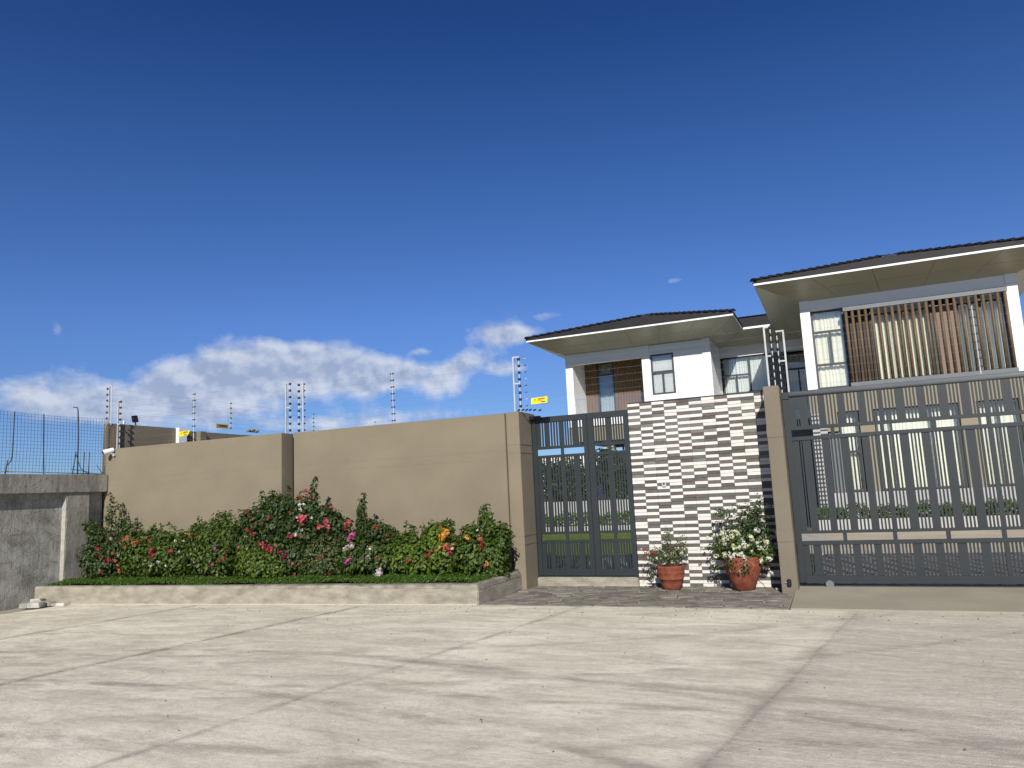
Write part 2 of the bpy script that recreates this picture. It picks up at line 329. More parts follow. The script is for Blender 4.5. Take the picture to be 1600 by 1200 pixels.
# ------------------------------------------------------------------ mesh helpers
class MB:
    """collects simple solids and links them as ONE mesh object"""
    def __init__(s): s.v = []; s.f = []
    def poly(s, vs, fs):
        k = len(s.v); s.v += [tuple(v) for v in vs]; s.f += [tuple(i+k for i in f) for f in fs]; return s
    def box(s, x0, x1, y0, y1, z0, z1):
        return s.poly([(x0,y0,z0),(x1,y0,z0),(x1,y1,z0),(x0,y1,z0),(x0,y0,z1),(x1,y0,z1),(x1,y1,z1),(x0,y1,z1)],
                      [(0,3,2,1),(4,5,6,7),(0,1,5,4),(1,2,6,5),(2,3,7,6),(3,0,4,7)])
    def hexa(s, p):      # 4 lower + 4 upper corners
        return s.poly(p, [(0,3,2,1),(4,5,6,7),(0,1,5,4),(1,2,6,5),(2,3,7,6),(3,0,4,7)])
    def panel(s, a, b, c, d, th):   # quad given by its corners, thickened along its normal
        a, b, c, d = map(Vector, (a, b, c, d)); n = (b-a).cross(d-a).normalized()*th
        return s.hexa([a, b, c, d, a+n, b+n, c+n, d+n])
    def prism(s, pts, z0, z1):
        n = len(pts)
        return s.poly([(x, y, z0) for x, y in pts]+[(x, y, z1) for x, y in pts],
                      [tuple(range(n-1, -1, -1)), tuple(range(n, 2*n))]+[(i, (i+1) % n, n+(i+1) % n, n+i) for i in range(n)])
    def tube(s, pts, r, n=8, r2=None):
        pts = [Vector(p) for p in pts]; k0 = len(s.v); m = len(pts)
        for i, p in enumerate(pts):
            d = (pts[min(i+1, m-1)]-pts[max(i-1, 0)]).normalized()
            a = d.orthogonal().normalized() if i == 0 else (a - d*a.dot(d)).normalized()
            b = d.cross(a); rr = r if r2 is None else r+(r2-r)*i/(m-1)
            for j in range(n):
                t = 2*math.pi*j/n; s.v.append(tuple(p+(a*math.cos(t)+b*math.sin(t))*rr))
        for i in range(m-1):
            for j in range(n):
                q = (j+1) % n; s.f.append((k0+i*n+j, k0+i*n+q, k0+(i+1)*n+q, k0+(i+1)*n+j))
        s.f.append(tuple(k0+j for j in range(n-1, -1, -1))); s.f.append(tuple(k0+(m-1)*n+j for j in range(n)))
        return s
    def lathe(s, prof, n=24, c=(0, 0, 0)):
        k0 = len(s.v); m = len(prof)
        for r, z in prof:
            for j in range(n):
                t = 2*math.pi*j/n; s.v.append((c[0]+r*math.cos(t), c[1]+r*math.sin(t), c[2]+z))
        for i in range(m-1):
            for j in range(n):
                q = (j+1) % n; s.f.append((k0+i*n+j, k0+i*n+q, k0+(i+1)*n+q, k0+(i+1)*n+j))
        s.f.append(tuple(k0+j for j in range(n-1, -1, -1))); s.f.append(tuple(k0+(m-1)*n+j for j in range(n)))
        return s
    def mesh(s, name, mat, smooth=False, bevel=0):
        me = bpy.data.meshes.new(name); me.from_pydata(s.v, [], s.f)
        if bevel:
            bm = bmesh.new(); bm.from_mesh(me)
            bmesh.ops.bevel(bm, geom=bm.edges[:], offset=bevel, segments=2, affect='EDGES', clamp_overlap=True); bm.to_mesh(me); bm.free()
        me.materials.append(M_(mat) if isinstance(mat, str) else mat)
        if smooth:
            for p in me.polygons: p.use_smooth = True
        me.update(); return me
    def build(s, name, mat, parent=None, smooth=False, bevel=0):
        return link(name, s.mesh(name, mat, smooth, bevel), parent)
def link(name, me, parent=None, loc=None, rot=None, scale=None):
    o = bpy.data.objects.new(name, me); COL.objects.link(o)
    if parent is not None:
        o.parent = parent
        o.matrix_parent_inverse = parent_inverse(parent)
    if loc is not None: o.location = loc
    if rot is not None: o.rotation_euler = rot
    if scale is not None: o.scale = scale
    return o
PI_ = {}
def parent_inverse(p):      # world matrix of an unrotated, unscaled parent chain
    m = Matrix.Identity(4); q = p
    if q.name in PI_: return PI_[q.name]
    return m
def thing(name, label, cat, loc=(0, 0, 0), group=None):
    o = bpy.data.objects.new(name, None); COL.objects.link(o); o.empty_display_size = .2
    o.location = loc; PI_[o.name] = Matrix.Translation(loc).inverted()
    o['label'] = label; o['category'] = cat
    if group: o['group'] = group
    return o
def tag(o, label, cat, group=None):
    o['label'] = label; o['category'] = cat
    if group: o['group'] = group
    return o
def struct(o): o['kind'] = 'structure'; return o
def stuff(o): o['kind'] = 'stuff'; return o
def box(name, mat, parent, x0, x1, y0, y1, z0, z1, bevel=0):
    return MB().box(x0, x1, y0, y1, z0, z1).build(name, mat, parent, bevel=bevel)

# ------------------------------------------------------------------ THE SETTING
def gz(x): return .0150*(x+5) if x < -5 else 0.0       # the street falls gently to the left

struct(box('ground', 'ground_earth', None, -900, 900, -900, 900, -1.2, -.45))
def grid_sheet(fx0, fx1, y0, y1, nx, ny, zf, th=.12):
    """slab whose x limits may depend on y"""
    mb = MB(); rows = ny+1; cols = nx+1
    top = []
    for j in range(rows):
        y = y0+(y1-y0)*j/ny; a, b = fx0(y), fx1(y)
        for i in range(cols):
            x = a+(b-a)*i/nx; top.append((x, y, zf(x, y)))
    k = len(top); vs = top+[(x, y, z-th) for x, y, z in top]; fs = []
    for j in range(ny):
        for i in range(nx):
            q = j*cols+i; fs.append((q, q+1, q+cols+1, q+cols)); fs.append((k+q, k+q+cols, k+q+cols+1, k+q+1))
    rim = [i for i in range(cols)]+[j*cols+cols-1 for j in range(1, rows)]+[(rows-1)*cols+i for i in range(cols-2, -1, -1)]+[j*cols for j in range(rows-2, 0, -1)]
    for a, b in zip(rim, rim[1:]+rim[:1]): fs.append((a, k+a, k+b, b))
    return mb.poly(vs, fs)
# road: bed plus cast slabs
bed = struct(grid_sheet(lambda y: -30, lambda y: 30, -12, 10.3, 60, 4, lambda x, y: gz(x)-.03, .15).build('road', 'apron_concrete'))
bumpf = lambda x, y: .004*math.sin(x*1.7+y*.6)*math.cos(y*1.1)
for k in range(-4, 6):
    o0 = .03+k*3.46
    f0 = lambda y, o=o0: o+.165*(y-10)+.0012; f1 = lambda y, o=o0: o+3.46+.165*(y-10)-.0012
    yt = 10.06 if k > -2 else 10.02
    ob = grid_sheet(f0, f1, -12, yt, 12, 40, lambda x, y: gz(x)+bumpf(x, y), .1).build('concrete_slab', 'road_concrete', bed, smooth=False)
    if k >= 0: ob['label'] = 'greyer brushed concrete slab' if k == 0 else 'grey concrete slab'
# crazy paving in front of the pedestrian gate
pave = struct(grid_sheet(lambda y: -4.97, lambda y: -.76, 9.99, 12.3, 8, 4, lambda x, y: -.012, .1).build('paving', 'mortar'))
def clip(poly, a, b, c):      # keep a*x+b*y<=c
    out = []
    for i in range(len(poly)):
        p, q = poly[i], poly[(i+1) % len(poly)]; dp = a*p[0]+b*p[1]-c; dq = a*q[0]+b*q[1]-c
        if dp <= 0: out.append(p)
        if dp*dq < 0:
            t = dp/(dp-dq); out.append((p[0]+(q[0]-p[0])*t, p[1]+(q[1]-p[1])*t))
    return out
rnd = random.Random(3)
seeds = []
for j in range(9):
    for i in range(16):
        seeds.append((-4.95+(i+.5+rnd.uniform(-.42, .42)+.5*(j % 2))*.262, 10.02+(j+.5+rnd.uniform(-.4, .4))*.232))
for a, s0 in enumerate(seeds):
    pl = [(-4.97, 10.0), (-.77, 10.16), (-.77, 12.12), (-4.97, 12.06)]
    for s1 in seeds:
        if s1 is s0 or abs(s1[0]-s0[0]) > .9 or abs(s1[1]-s0[1]) > .9: continue
        A, B = s1[0]-s0[0], s1[1]-s0[1]; L = math.hypot(A, B)
        pl = clip(pl, A/L, B/L, (A*(s1[0]+s0[0])+B*(s1[1]+s0[1]))/2/L-.011)
        if len(pl) < 3: break
    if len(pl) >= 3:
        z = rnd.uniform(.0, .010); cx = sum(p[0] for p in pl)/len(pl); cy = sum(p[1] for p in pl)/len(pl)
        inner = [(cx+(x-cx)*.93, cy+(y-cy)*.93) for x, y in pl]; n = len(pl); dz = [rnd.uniform(-.004, .004) for _ in pl]
        mb = MB().poly([(x, y, -.03) for x, y in pl]+[(x, y, z-.006) for x, y in pl]+[(x, y, z+d) for (x, y), d in zip(inner, dz)],
            [(i, (i+1) % n, n+(i+1) % n, n+i) for i in range(n)]+[(n+i, n+(i+1) % n, 2*n+(i+1) % n, 2*n+i) for i in range(n)]+[tuple(2*n+i for i in range(n))])
        mb.build('paving_stone', 'stone', pave)
# driveway apron in front of the sliding gate
def apz(x, y): return .005+max(0, min(1, (y-10.2)/1.5))*.045
ap = struct(grid_sheet(lambda y: -.73-.0*y, lambda y: 14, 10.17, 12.6, 10, 12, apz, .2).build('driveway_apron', 'apron_concrete'))
# behind the wall
struct(box('garden_ground', 'ground_earth', None, -60, 40, 12.62, 90, -.3, .03))
struct(box('driveway', 'driveway', None, -.45, 20, 12.62, 22.85, -.1, .085))
lawn = struct(box('lawn', 'lawn_blades', None, -14, -1.15, 12.64, 25.3, -.1, .085))
struct(box('lawn_edge', 'lawn_blades', None, -1.149, -.56, 12.64, 16.6, -.1, .085))
struct(box('driveway_border', 'mortar', None, -1.149, -.451, 16.601, 22.85, -.1, .084))
struct(box('footpath', 'paver', None, -5.0, -3.0, 12.66, 16.2, 0, .095))

# ------------------------------------------------------------------ plant helpers
def leaf_mesh(name, P, N, size, mat, seed, ratio=.62, fold=.18, jit=.35):
    """P positions, N rough leaf normals (n x 3): one folded four-triangle leaf each"""
    r = np.random.RandomState(seed); n = len(P)
    N = N+r.normal(0, jit, (n, 3)); N /= np.linalg.norm(N, axis=1)[:, None]+1e-9
    T = r.normal(0, 1, (n, 3)); T[:, 2] -= .9; T -= N*(T*N).sum(1)[:, None]; T /= np.linalg.norm(T, axis=1)[:, None]+1e-9
    B = np.cross(N, T); L = size*(r.uniform(.65, 1.25, n))[:, None]; w_ = L*ratio*.5
    v = np.empty((n, 5, 3))
    v[:, 0] = P; v[:, 1] = P+T*L*.42+B*w_+N*L*fold*.5; v[:, 2] = P+T*L-N*L*.1; v[:, 3] = P+T*L*.42-B*w_+N*L*fold*.5; v[:, 4] = P+T*L*.45-N*L*fold*.4
    f = np.array([[0, 4, 1], [1, 4, 2], [2, 4, 3], [3, 4, 0]])[None]+(np.arange(n)*5)[:, None, None]
    me = bpy.data.meshes.new(name); me.vertices.add(n*5); me.vertices.foreach_set('co', v.reshape(-1))
    me.loops.add(n*12); me.loops.foreach_set('vertex_index', f.reshape(-1).astype(np.int32))
    me.polygons.add(n*4); me.polygons.foreach_set('loop_start', np.arange(0, n*12, 3, dtype=np.int32))
    me.polygons.foreach_set('loop_total', np.full(n*4, 3, dtype=np.int32)); me.update(calc_edges=True)
    me.materials.append(M_(mat)); return me
def blob_points(blobs, n, seed, shell=.55):
    r = np.random.RandomState(seed); vol = np.array([(b[3]*b[4]*b[5])**.7 for b in blobs]); idx = r.choice(len(blobs), n, p=vol/vol.sum())
    b = np.array([x[:6] for x in blobs])[idx]; d = r.normal(0, 1, (n, 3)); d /= np.linalg.norm(d, axis=1)[:, None]
    rad = shell+(1-shell)*r.uniform(0, 1, n)**.6
    rad *= 1+.22*np.sin(d[:, 0]*7+b[:, 0]*9)*np.sin(d[:, 2]*6+b[:, 2]*5)      # ragged outline
    P = b[:, :3]+d*b[:, 3:]*rad[:, None]; N = d/b[:, 3:]; N /= np.linalg.norm(N, axis=1)[:, None]; N[:, 2] += .45
    return P, N
def bract_mesh(col, seed, n=20, R=.055):
    r = np.random.RandomState(seed); d = r.normal(0, 1, (n, 3)); d /= np.linalg.norm(d, axis=1)[:, None]
    P = d*R*r.uniform(.35, 1.1, (n, 1)); return leaf_mesh('flower_cluster', P, d, .042, 'bract_'+col, seed, .85, .1, .5)
BR = {}
def flowers(root, spots, Yf, seed=0):
    """spots: (photo x, photo y, colour, size); each cluster of bracts is one part"""
    r = random.Random(seed)
    for (x, y, c, s) in spots:
        key = (c, r.randrange(3))
        if key not in BR: BR[key] = bract_mesh(c, 11+len(BR))
        p = at(x, y, Yf+r.uniform(-.05, .03))
        k = s/9.4
        link('flower_cluster', BR[key], root, p, (r.uniform(0, 6), r.uniform(0, 6), r.uniform(0, 6)), (k*1.15, k, k*.95))
def stems(root, base, tips, rad=.011, seed=0, mat='stem_bark'):
    r = random.Random(seed); mb = MB()
    for tp in tips:
        b = Vector(base)+Vector((r.uniform(-.06, .06), r.uniform(-.05, .05), 0)); tp = Vector(tp); d = tp-b
        mid = b+d*.5+Vector((r.uniform(-.06, .06), r.uniform(-.06, .06), .08)); q = b+d*.8+Vector((r.uniform(-.04, .04), 0, .03))
        mb.tube([b, mid, q, tp], rad, 5, rad*.35)
    return mb.build('stem', mat, root, smooth=True)

# ------------------------------------------------------------------ planter in front of the wall
pk = MB()      # kerb with rounded top, front run then return to the gate column
def kerb_section(zb, zt):   # profile across the kerb: (offset from the front face, z)
    return [(0, zb), (0, zt-.035), (.012, zt-.012), (.035, zt), (.15, zt+.004), (.18, zt-.012), (.19, zt-.04), (.19, zb)]
def sweep(mb, secs):
    n = len(secs[0]); k0 = len(mb.v)
    for s_ in secs: mb.v += [tuple(p) for p in s_]
    for i in range(len(secs)-1):
        for j in range(n):
            q = (j+1) % n; mb.f.append((k0+i*n+j, k0+i*n+q, k0+(i+1)*n+q, k0+(i+1)*n+j))
    mb.f.append(tuple(k0+j for j in range(n-1, -1, -1))); mb.f.append(tuple(k0+(len(secs)-1)*n+j for j in range(n)))
kt = lambda x: .290-(-5-x)*.0095
rk = random.Random(5)
front = []
for i in range(60):
    x = -14.72+(i/59)*9.725; j = rk.uniform(-.004, .004)
    front.append([(x, 9.96+o+(j if o < .05 else 0), z+(rk.uniform(-.003, .003) if z > 0 else 0)) for o, z in kerb_section(gz(x)-.1, kt(x))])
planter = thing('planter_kerb', 'low cream concrete kerb round the flower bed below the tan wall', 'kerb', (-9.8, 9.96, 0))
sweep(pk, front); kf = pk.build('kerb_front', 'kerb_concrete', planter)
pk2 = MB(); side = []
for i in range(14):
    y = 9.975+(i/13)*1.6; side.append([(-4.985-o, y, z) for o, z in kerb_section(-.1, .286+(i/13)*.01+rk.uniform(-.003, .003))])
sweep(pk2, side); pk2.build('kerb_return', 'kerb_concrete', planter)
def strip(y0, y1, name, mat, dz=0, n=40):
    vs = []; fs = []
    for i in range(n):
        x = -14.70+(i/(n-1))*9.55
        vs += [(x, y0, kt(x)+dz), (x, y1, kt(x)+dz)]
        if i: q = 2*i; fs.append((q-2, q, q+1, q-1))
    return MB().poly(vs, fs)
sl_ = MB(); cs = []      # cream slurry smeared along the foot of the kerb
surf('slurry', (.52, .475, .37), .9, .15, 12, 60, .15, .6, .006, .2)
for i in range(120):
    x = -14.6+(i/119)*9.6; wv = .03+.05*abs(math.sin(x*3.1)+.6*math.sin(x*7.7+1))*rk.uniform(.5, 1); z = gz(x)
    cs.append([(x, 9.965, z+.004), (x, 9.965, z+.022), (x, 9.94, z+.012), (x, 9.96-wv, z+.0085), (x, 9.955-wv, z+.0045)])
sweep(sl_, cs); sl_.build('slurry_line', 'slurry', planter)['label'] = 'pale cement slurry along the kerb foot'
# stained, darker cap of the kerb towards the gate (a mortar skin 4 mm thick)
cap = MB(); cs = []
for i in range(24):
    x = -9.3+(i/23)*4.3; zt = kt(x)+.004; cs.append([(x, 9.96-.004, zt-.045-.012*rk.random()), (x, 9.968, zt-.012), (x, 9.995, zt+.002), (x, 10.15, zt+.005), (x, 10.15, zt-.05)])
sweep(cap, cs); cap.build('kerb_cap', 'kerb_top', planter)['label'] = 'dark weathered kerb top'
cap = MB(); cs = []
for i in range(12):
    y = 9.97+(i/11)*1.58; zt = .292+(i/11)*.01; cs.append([(-4.981, y, zt-.07-.02*rk.random()), (-4.989, y, zt-.012), (-5.02, y, zt+.004), (-5.16, y, zt+.006), (-5.16, y, zt-.05)])
sweep(cap, cs); cap.build('kerb_cap', 'kerb_top', planter)['label'] = 'dark weathered kerb top'
so = struct(grid_sheet(lambda y: -14.6, lambda y: -5.16, 10.13, 11.5, 30, 3, lambda x, y: kt(x)-.02, .3).build('flower_bed', 'soil'))
# ground cover strip
r = np.random.RandomState(4); n = 52000
gx = r.uniform(-14.62, -5.1, n); gy = r.uniform(10.10, 11.3, n)
hgt = .035+.03*np.sin(gx*3.1)*np.sin(gy*7)+r.uniform(0, .045, n)
gp = np.stack([gx, gy, .290-(-5-gx)*.0095+hgt-.015], 1); gN = r.normal(0, .5, (n, 3)); gN[:, 2] += .9; gN[:, 1] -= .3
o = link('grass', leaf_mesh('grass', gp, gN, .034, 'grass', 9, .6, .1, .3)); stuff(o)
tag(o, 'dense low dark green ground cover along the planter kerb', 'ground cover')

LEAFN = [0]
def bush(label, spec, seed, mat='leaf_mid', n=3000, Y=10.98, fl=(), size=.076, stemx=None, second=None, cat='bush'):
    """spec: blobs as (photo x, photo y, half width px, half height px, depth m); about 1 px = 1 cm here"""
    bl = []
    for (x, y, rx, ry, dep) in spec:
        p = at(x, y, Y); k = (p-Vector((0, 0, EYE))).length/FPX/1.02
        bl.append((p.x, Y, p.z, rx*k, dep, ry*k))
    bx = stemx if stemx else sum(b[0] for b in bl)/len(bl)
    root = thing('bougainvillea_bush', label, cat, (bx, Y, kt(bx)-.03), 'bougainvilleas in the flower bed')
    P, N = blob_points(bl, int(n*.80), seed, .35)
    P[:, 2] = np.maximum(P[:, 2], .290-(-5-P[:, 0])*.0095+.02); P[:, 1] = np.minimum(P[:, 1], 11.40)
    FOL = (P, N)
    if second:
        m2, n2, sel = second; P, N = blob_points([bl[i] for i in sel], n2, seed+50, .85)
        P[:, 2] = np.maximum(P[:, 2], .290-(-5-P[:, 0])*.0095+.02); P[:, 1] = np.minimum(P[:, 1], 11.40)
        link('foliage', leaf_mesh('foliage', P, N, size, m2, seed+1), root)['label'] = 'brighter lime green leaves'
    rs = random.Random(seed*3); shp = []; shn = []; tips2 = []      # young upright shoots
    for _ in range(7):
        b = rs.choice(bl); x0_ = b[0]+rs.uniform(-.8, .8)*b[3]; q_ = ((x0_-b[0])/b[3])**2; z0_ = b[2]+b[5]*math.sqrt(max(0, 1-q_))*.9; h_ = rs.uniform(.08, .26); ln = rs.uniform(-.05, .05)
        yy_ = Y+rs.uniform(-.12, .1); tips2.append((x0_+ln, yy_, z0_+h_))
        for k in range(int(h_*95)):
            f_ = rs.random(); a_ = rs.uniform(0, 6.28); shp.append((x0_+ln*f_+.02*math.cos(a_), yy_+.02*math.sin(a_), z0_-.04+(h_+.04)*f_)); shn.append((math.cos(a_)*.5, math.sin(a_)*.5, .6))
    link('foliage', leaf_mesh('foliage', np.concatenate([FOL[0], np.array(shp)]), np.concatenate([FOL[1], np.array(shn)]), size, mat, seed), root)
    stems(root, (bx, Y+.05, kt(bx)-.03), [b[:3] for b in bl]+tips2+[(b[0], b[1], b[2]+b[5]*.9) for b in bl], seed=seed)
    flowers(root, fl, Y-.30, seed)
    return root
bush('leftmost bougainvillea, dark, with tall spiky shoots against the concrete pier', [(148, 872, 19, 34, .3), (165, 880, 28, 28, .34), (150, 838, 12, 22, .18), (172, 820, 6, 30, .1), (138, 822, 9, 9, .1), (190, 830, 9, 26, .12), (187, 860, 24, 30, .3)],
     21, 'leaf_dark', 4600, fl=[(151, 857, 'crimson', 8), (156, 868, 'crimson', 6), (168, 876, 'crimson', 9), (176, 864, 'coral', 7), (184, 867, 'palepink', 6), (180, 876, 'coral', 6), (184, 884, 'coral', 6), (187, 892, 'coral', 8), (157, 894, 'red', 7), (173, 842, 'palepink', 5)])
bush('low bougainvillea with coral flowers on top, second from the left', [(215, 866, 32, 34, .34), (240, 872, 26, 28, .34), (205, 842, 12, 14, .15), (240, 836, 6, 14, .1), (228, 842, 16, 12, .2)],
     22, 'leaf_mid', 4200, fl=[(192, 843, 'coral', 8), (199, 841, 'coral', 9), (194, 856, 'coral', 6), (209, 848, 'coral', 9), (215, 847, 'red', 7), (233, 844, 'red', 6)])
bush('low bougainvillea with a round crimson bloom and white sprigs above bare white stems', [(262, 868, 30, 30, .34), (285, 870, 26, 28, .32), (256, 842, 10, 14, .15), (280, 842, 14, 12, .2), (302, 842, 9, 20, .15)],
     23, 'leaf_mid', 3900, fl=[(238, 862, 'crimson', 11), (238, 869, 'crimson', 10), (266, 861, 'crimson', 10), (247, 878, 'white', 6), (237, 883, 'white', 7), (260, 872, 'white', 4), (259, 884, 'white', 5), (274, 845, 'white', 5), (286, 845, 'white', 4), (280, 862, 'white', 4)])
bush('leafy green bougainvillea with few pink flowers, left of the big red one', [(318, 862, 32, 38, .36), (345, 860, 30, 40, .36), (345, 822, 14, 22, .2), (308, 834, 12, 18, .15), (360, 835, 22, 26, .28), (320, 838, 8, 12, .12)],
     24, 'leaf_mid', 5600, fl=[(335, 857, 'magenta', 6), (331, 882, 'magenta', 5), (350, 872, 'crimson', 7), (342, 876, 'crimson', 7), (351, 862, 'crimson', 5), (311, 865, 'orange', 4), (303, 878, 'palepink', 4), (296, 835, 'coral', 6), (307, 841, 'red', 5), (372, 856, 'pinkred', 7)])
bush('tallest bougainvillea, arching high at the wall joint with many red flowers', [(420, 815, 46, 32, .36), (400, 840, 44, 34, .38), (432, 790, 28, 20, .25), (470, 830, 40, 34, .36), (478, 795, 24, 22, .25), (505, 808, 26, 18, .25), (455, 862, 50, 36, .38), (491, 778, 5, 20, .08), (520, 820, 20, 22, .2), (540, 818, 12, 8, .1), (425, 775, 4, 10, .08), (385, 805, 12, 10, .15)],
     25, 'leaf_dark', 11500, fl=[(394, 821, 'red', 9), (411, 816, 'red', 8), (420, 808, 'red', 7), (384, 800, 'red', 6), (392, 807, 'red', 6), (386, 829, 'red', 8), (396, 835, 'red', 7), (477, 768, 'red', 9), (468, 777, 'red', 7), (486, 776, 'red', 5), (453, 801, 'red', 5),
       (474, 809, 'pinkred', 14), (470, 814, 'pinkred', 11), (500, 822, 'pinkred', 10), (509, 816, 'pinkred', 11), (513, 823, 'pinkred', 8), (517, 791, 'coral', 7), (543, 817, 'pinkred', 10), (541, 824, 'red', 8), (454, 838, 'crimson', 9), (470, 838, 'red', 7),
       (468, 789, 'white', 7), (475, 788, 'white', 5), (470, 796, 'white', 6), (453, 832, 'white', 6), (461, 835, 'white', 7), (472, 828, 'white', 5), (487, 809, 'white', 5), (384, 838, 'white', 6), (464, 808, 'white', 5),
       (408, 850, 'pinkred', 9), (413, 855, 'pinkred', 8), (420, 856, 'crimson', 10), (427, 857, 'pinkred', 10), (432, 852, 'pinkred', 7), (438, 862, 'crimson', 9), (446, 867, 'crimson', 9), (441, 873, 'crimson', 7), (452, 880, 'crimson', 8), (458, 881, 'crimson', 7), (467, 881, 'coral', 5), (460, 897, 'coral', 5), (500, 873, 'red', 7), (515, 898, 'red', 5)], stemx=-9.55)
bush('low lime green bougainvillea in front of the tallest one', [(395, 882, 36, 26, .2), (420, 884, 30, 24, .2), (390, 862, 22, 14, .15)], 26, 'leaf_lime', 1500, Y=10.72, size=.066, second=('leaf_mid', 900, (0, 1, 2)))
bush('thin greyish bougainvillea with gaps showing the wall, right of the tallest one', [(500, 868, 34, 34, .3), (525, 868, 26, 32, .3), (520, 840, 18, 16, .2), (495, 885, 40, 18, .25)],
     27, 'leaf_sparse', 3000, size=.045, second=('leaf_mid', 1500, (0, 3)))
bush('bougainvillea with one tall leafy shoot, magenta and pale pink flowers', [(565, 800, 5, 22, .08), (568, 822, 11, 18, .14), (585, 830, 28, 16, .25), (610, 838, 18, 12, .2), (560, 868, 34, 30, .34), (590, 868, 34, 30, .34), (555, 842, 20, 14, .2)],
     28, 'leaf_dark', 6800, fl=[(549, 838, 'magenta', 10), (545, 845, 'magenta', 7), (552, 835, 'magenta', 7), (543, 855, 'palepink', 9), (549, 853, 'palepink', 9), (538, 859, 'palepink', 7), (545, 875, 'magenta', 9), (540, 879, 'magenta', 7), (577, 857, 'palepink', 8), (581, 858, 'palepink', 6), (576, 871, 'palepink', 8), (572, 873, 'magenta', 6), (590, 872, 'pinkred', 7), (593, 887, 'palepink', 8), (593, 896, 'palepink', 7), (587, 897, 'white', 6), (588, 824, 'red', 7), (606, 836, 'red', 5)], second=('leaf_mid', 1500, (4, 5)))
bush('light green bougainvillea right of the pathway light, almost without flowers', [(635, 868, 32, 32, .34), (660, 872, 26, 28, .32), (645, 838, 7, 16, .1), (635, 850, 20, 14, .2)],
     29, 'leaf_mid', 3600, fl=[(638, 876, 'red', 6), (670, 866, 'crimson', 10), (675, 861, 'crimson', 6)], second=('leaf_lime', 1300, (0, 1)))
bush('bougainvillea topped by an orange bloom with lime green leaves', [(690, 862, 28, 36, .32), (705, 868, 24, 30, .3), (685, 832, 18, 14, .18), (698, 824, 12, 12, .14), (670, 845, 10, 14, .14)],
     30, 'leaf_mid', 3800, fl=[(693, 836, 'orange', 13), (697, 831, 'orange', 9), (690, 842, 'orange', 8), (687, 824, 'red', 5), (686, 857, 'orange', 7), (695, 855, 'coral', 9), (700, 858, 'red', 8), (707, 857, 'palepink', 6), (704, 863, 'crimson', 8), (708, 851, 'coral', 5)], second=('leaf_lime', 1700, (0, 2, 4)))
bush('rightmost bougainvillea by the gate column with a thin upright shoot', [(745, 866, 36, 36, .34), (770, 868, 26, 34, .32), (757, 820, 10, 18, .12), (756, 800, 4, 14, .06), (735, 832, 14, 12, .16), (785, 838, 16, 22, .2), (768, 822, 8, 12, .1), (718, 850, 10, 14, .14), (775, 890, 20, 14, .2)],
     31, 'leaf_mid', 6600, fl=[(731, 841, 'orange', 8), (750, 842, 'coral', 8), (752, 851, 'red', 6), (751, 858, 'red', 6), (761, 881, 'orange', 6), (757, 884, 'coral', 5), (746, 829, 'palepink', 4)], stemx=-5.65)

# small garden light in the bed
gl = thing('garden_light', 'small white box-shaped garden light standing in the flower bed', 'garden light', (-7.2, 10.62, .27))
MB().box(-7.235, -7.155, 10.70, 10.78, .25, .41).build('body', 'galvanised', gl, bevel=.006)
MB().box(-7.245, -7.145, 10.69, 10.79, .412, .43).build('cap', 'plinth', gl, bevel=.004)

# ------------------------------------------------------------------ perimeter wall (tan plaster)
wl = thing('boundary_wall', 'left section of the tan plastered wall, from the old concrete wall to the joint', 'wall', (-12.3, 11.45, 0))
box('wall_panel', 'tan_plaster', wl, -14.76, -9.87, 11.45, 11.80, -.3, 2.955, .006)
for z in (2.15, 2.29): box('band', 'tan_plaster', wl, -14.755, -9.875, 11.4478, 11.47, z, z+.03)
wr = thing('boundary_wall', 'right section of the tan plastered wall, from the joint to the gate column', 'wall', (-7.4, 11.6, 0))
box('wall_panel', 'tan_plaster', wr, -9.70, -5.17, 11.60, 11.85, -.3, 2.955, .006)
box('joint_shadow', 'dark_interior', wr, -9.868, -9.702, 11.76, 11.80, -.2, 2.88)  # near-black strip gives the gap its shadow by colour
for z in (2.17, 2.31): box('band', 'tan_plaster', wr, -9.695, -5.175, 11.5978, 11.62, z, z+.03)
gc = thing('gate_column', 'tan plastered column left of the pedestrian gate', 'column', (-5.0, 11.9, 0))
box('column_body', 'tan_plaster', gc, -5.12, -4.905, 11.60, 12.33, -.3, 2.965, .006)
box('recess_strip', 'tan_plaster', gc, -5.168, -5.122, 11.66, 11.85, -.3, 2.95)
for z in (2.28, 2.42, .75, .89): box('band', 'tan_plaster', gc, -5.122, -4.899, 11.596, 12.335, z-.02, z+.02)

# side wall running back from the left end
sw = thing('side_wall', 'dark shaded tan wall running back behind the left end of the front wall', 'wall', (-14.85, 13, 0))
box('wall_panel', 'tan_plaster', sw, -14.93, -14.78, 11.50, 13.36, -.3, 3.54)
box('wall_panel', 'tan_plaster', sw, -15.1, -14.84, 13.365, 34, -.3, 3.50)
box('pier', 'white_paint', sw, -14.838, -14.68, 13.36, 13.60, -.3, 3.55)['label'] = 'pier face with sunlight put into its pale colour'  # white stands in for sunlight on the thin pier face
box('pier', 'tan_plaster', sw, -14.838, -14.70, 14.05, 14.25, -.3, 3.50)
bw = thing('back_wall', 'far white boundary wall seen through the pedestrian gate', 'wall', (-10, 44, 0))
box('wall_panel', 'far_wall', bw, -36, 0, 44, 44.3, -.3, 3.66)
box('coping', 'far_wall', bw, -36, 0, 43.95, 44.35, 3.665, 3.74)

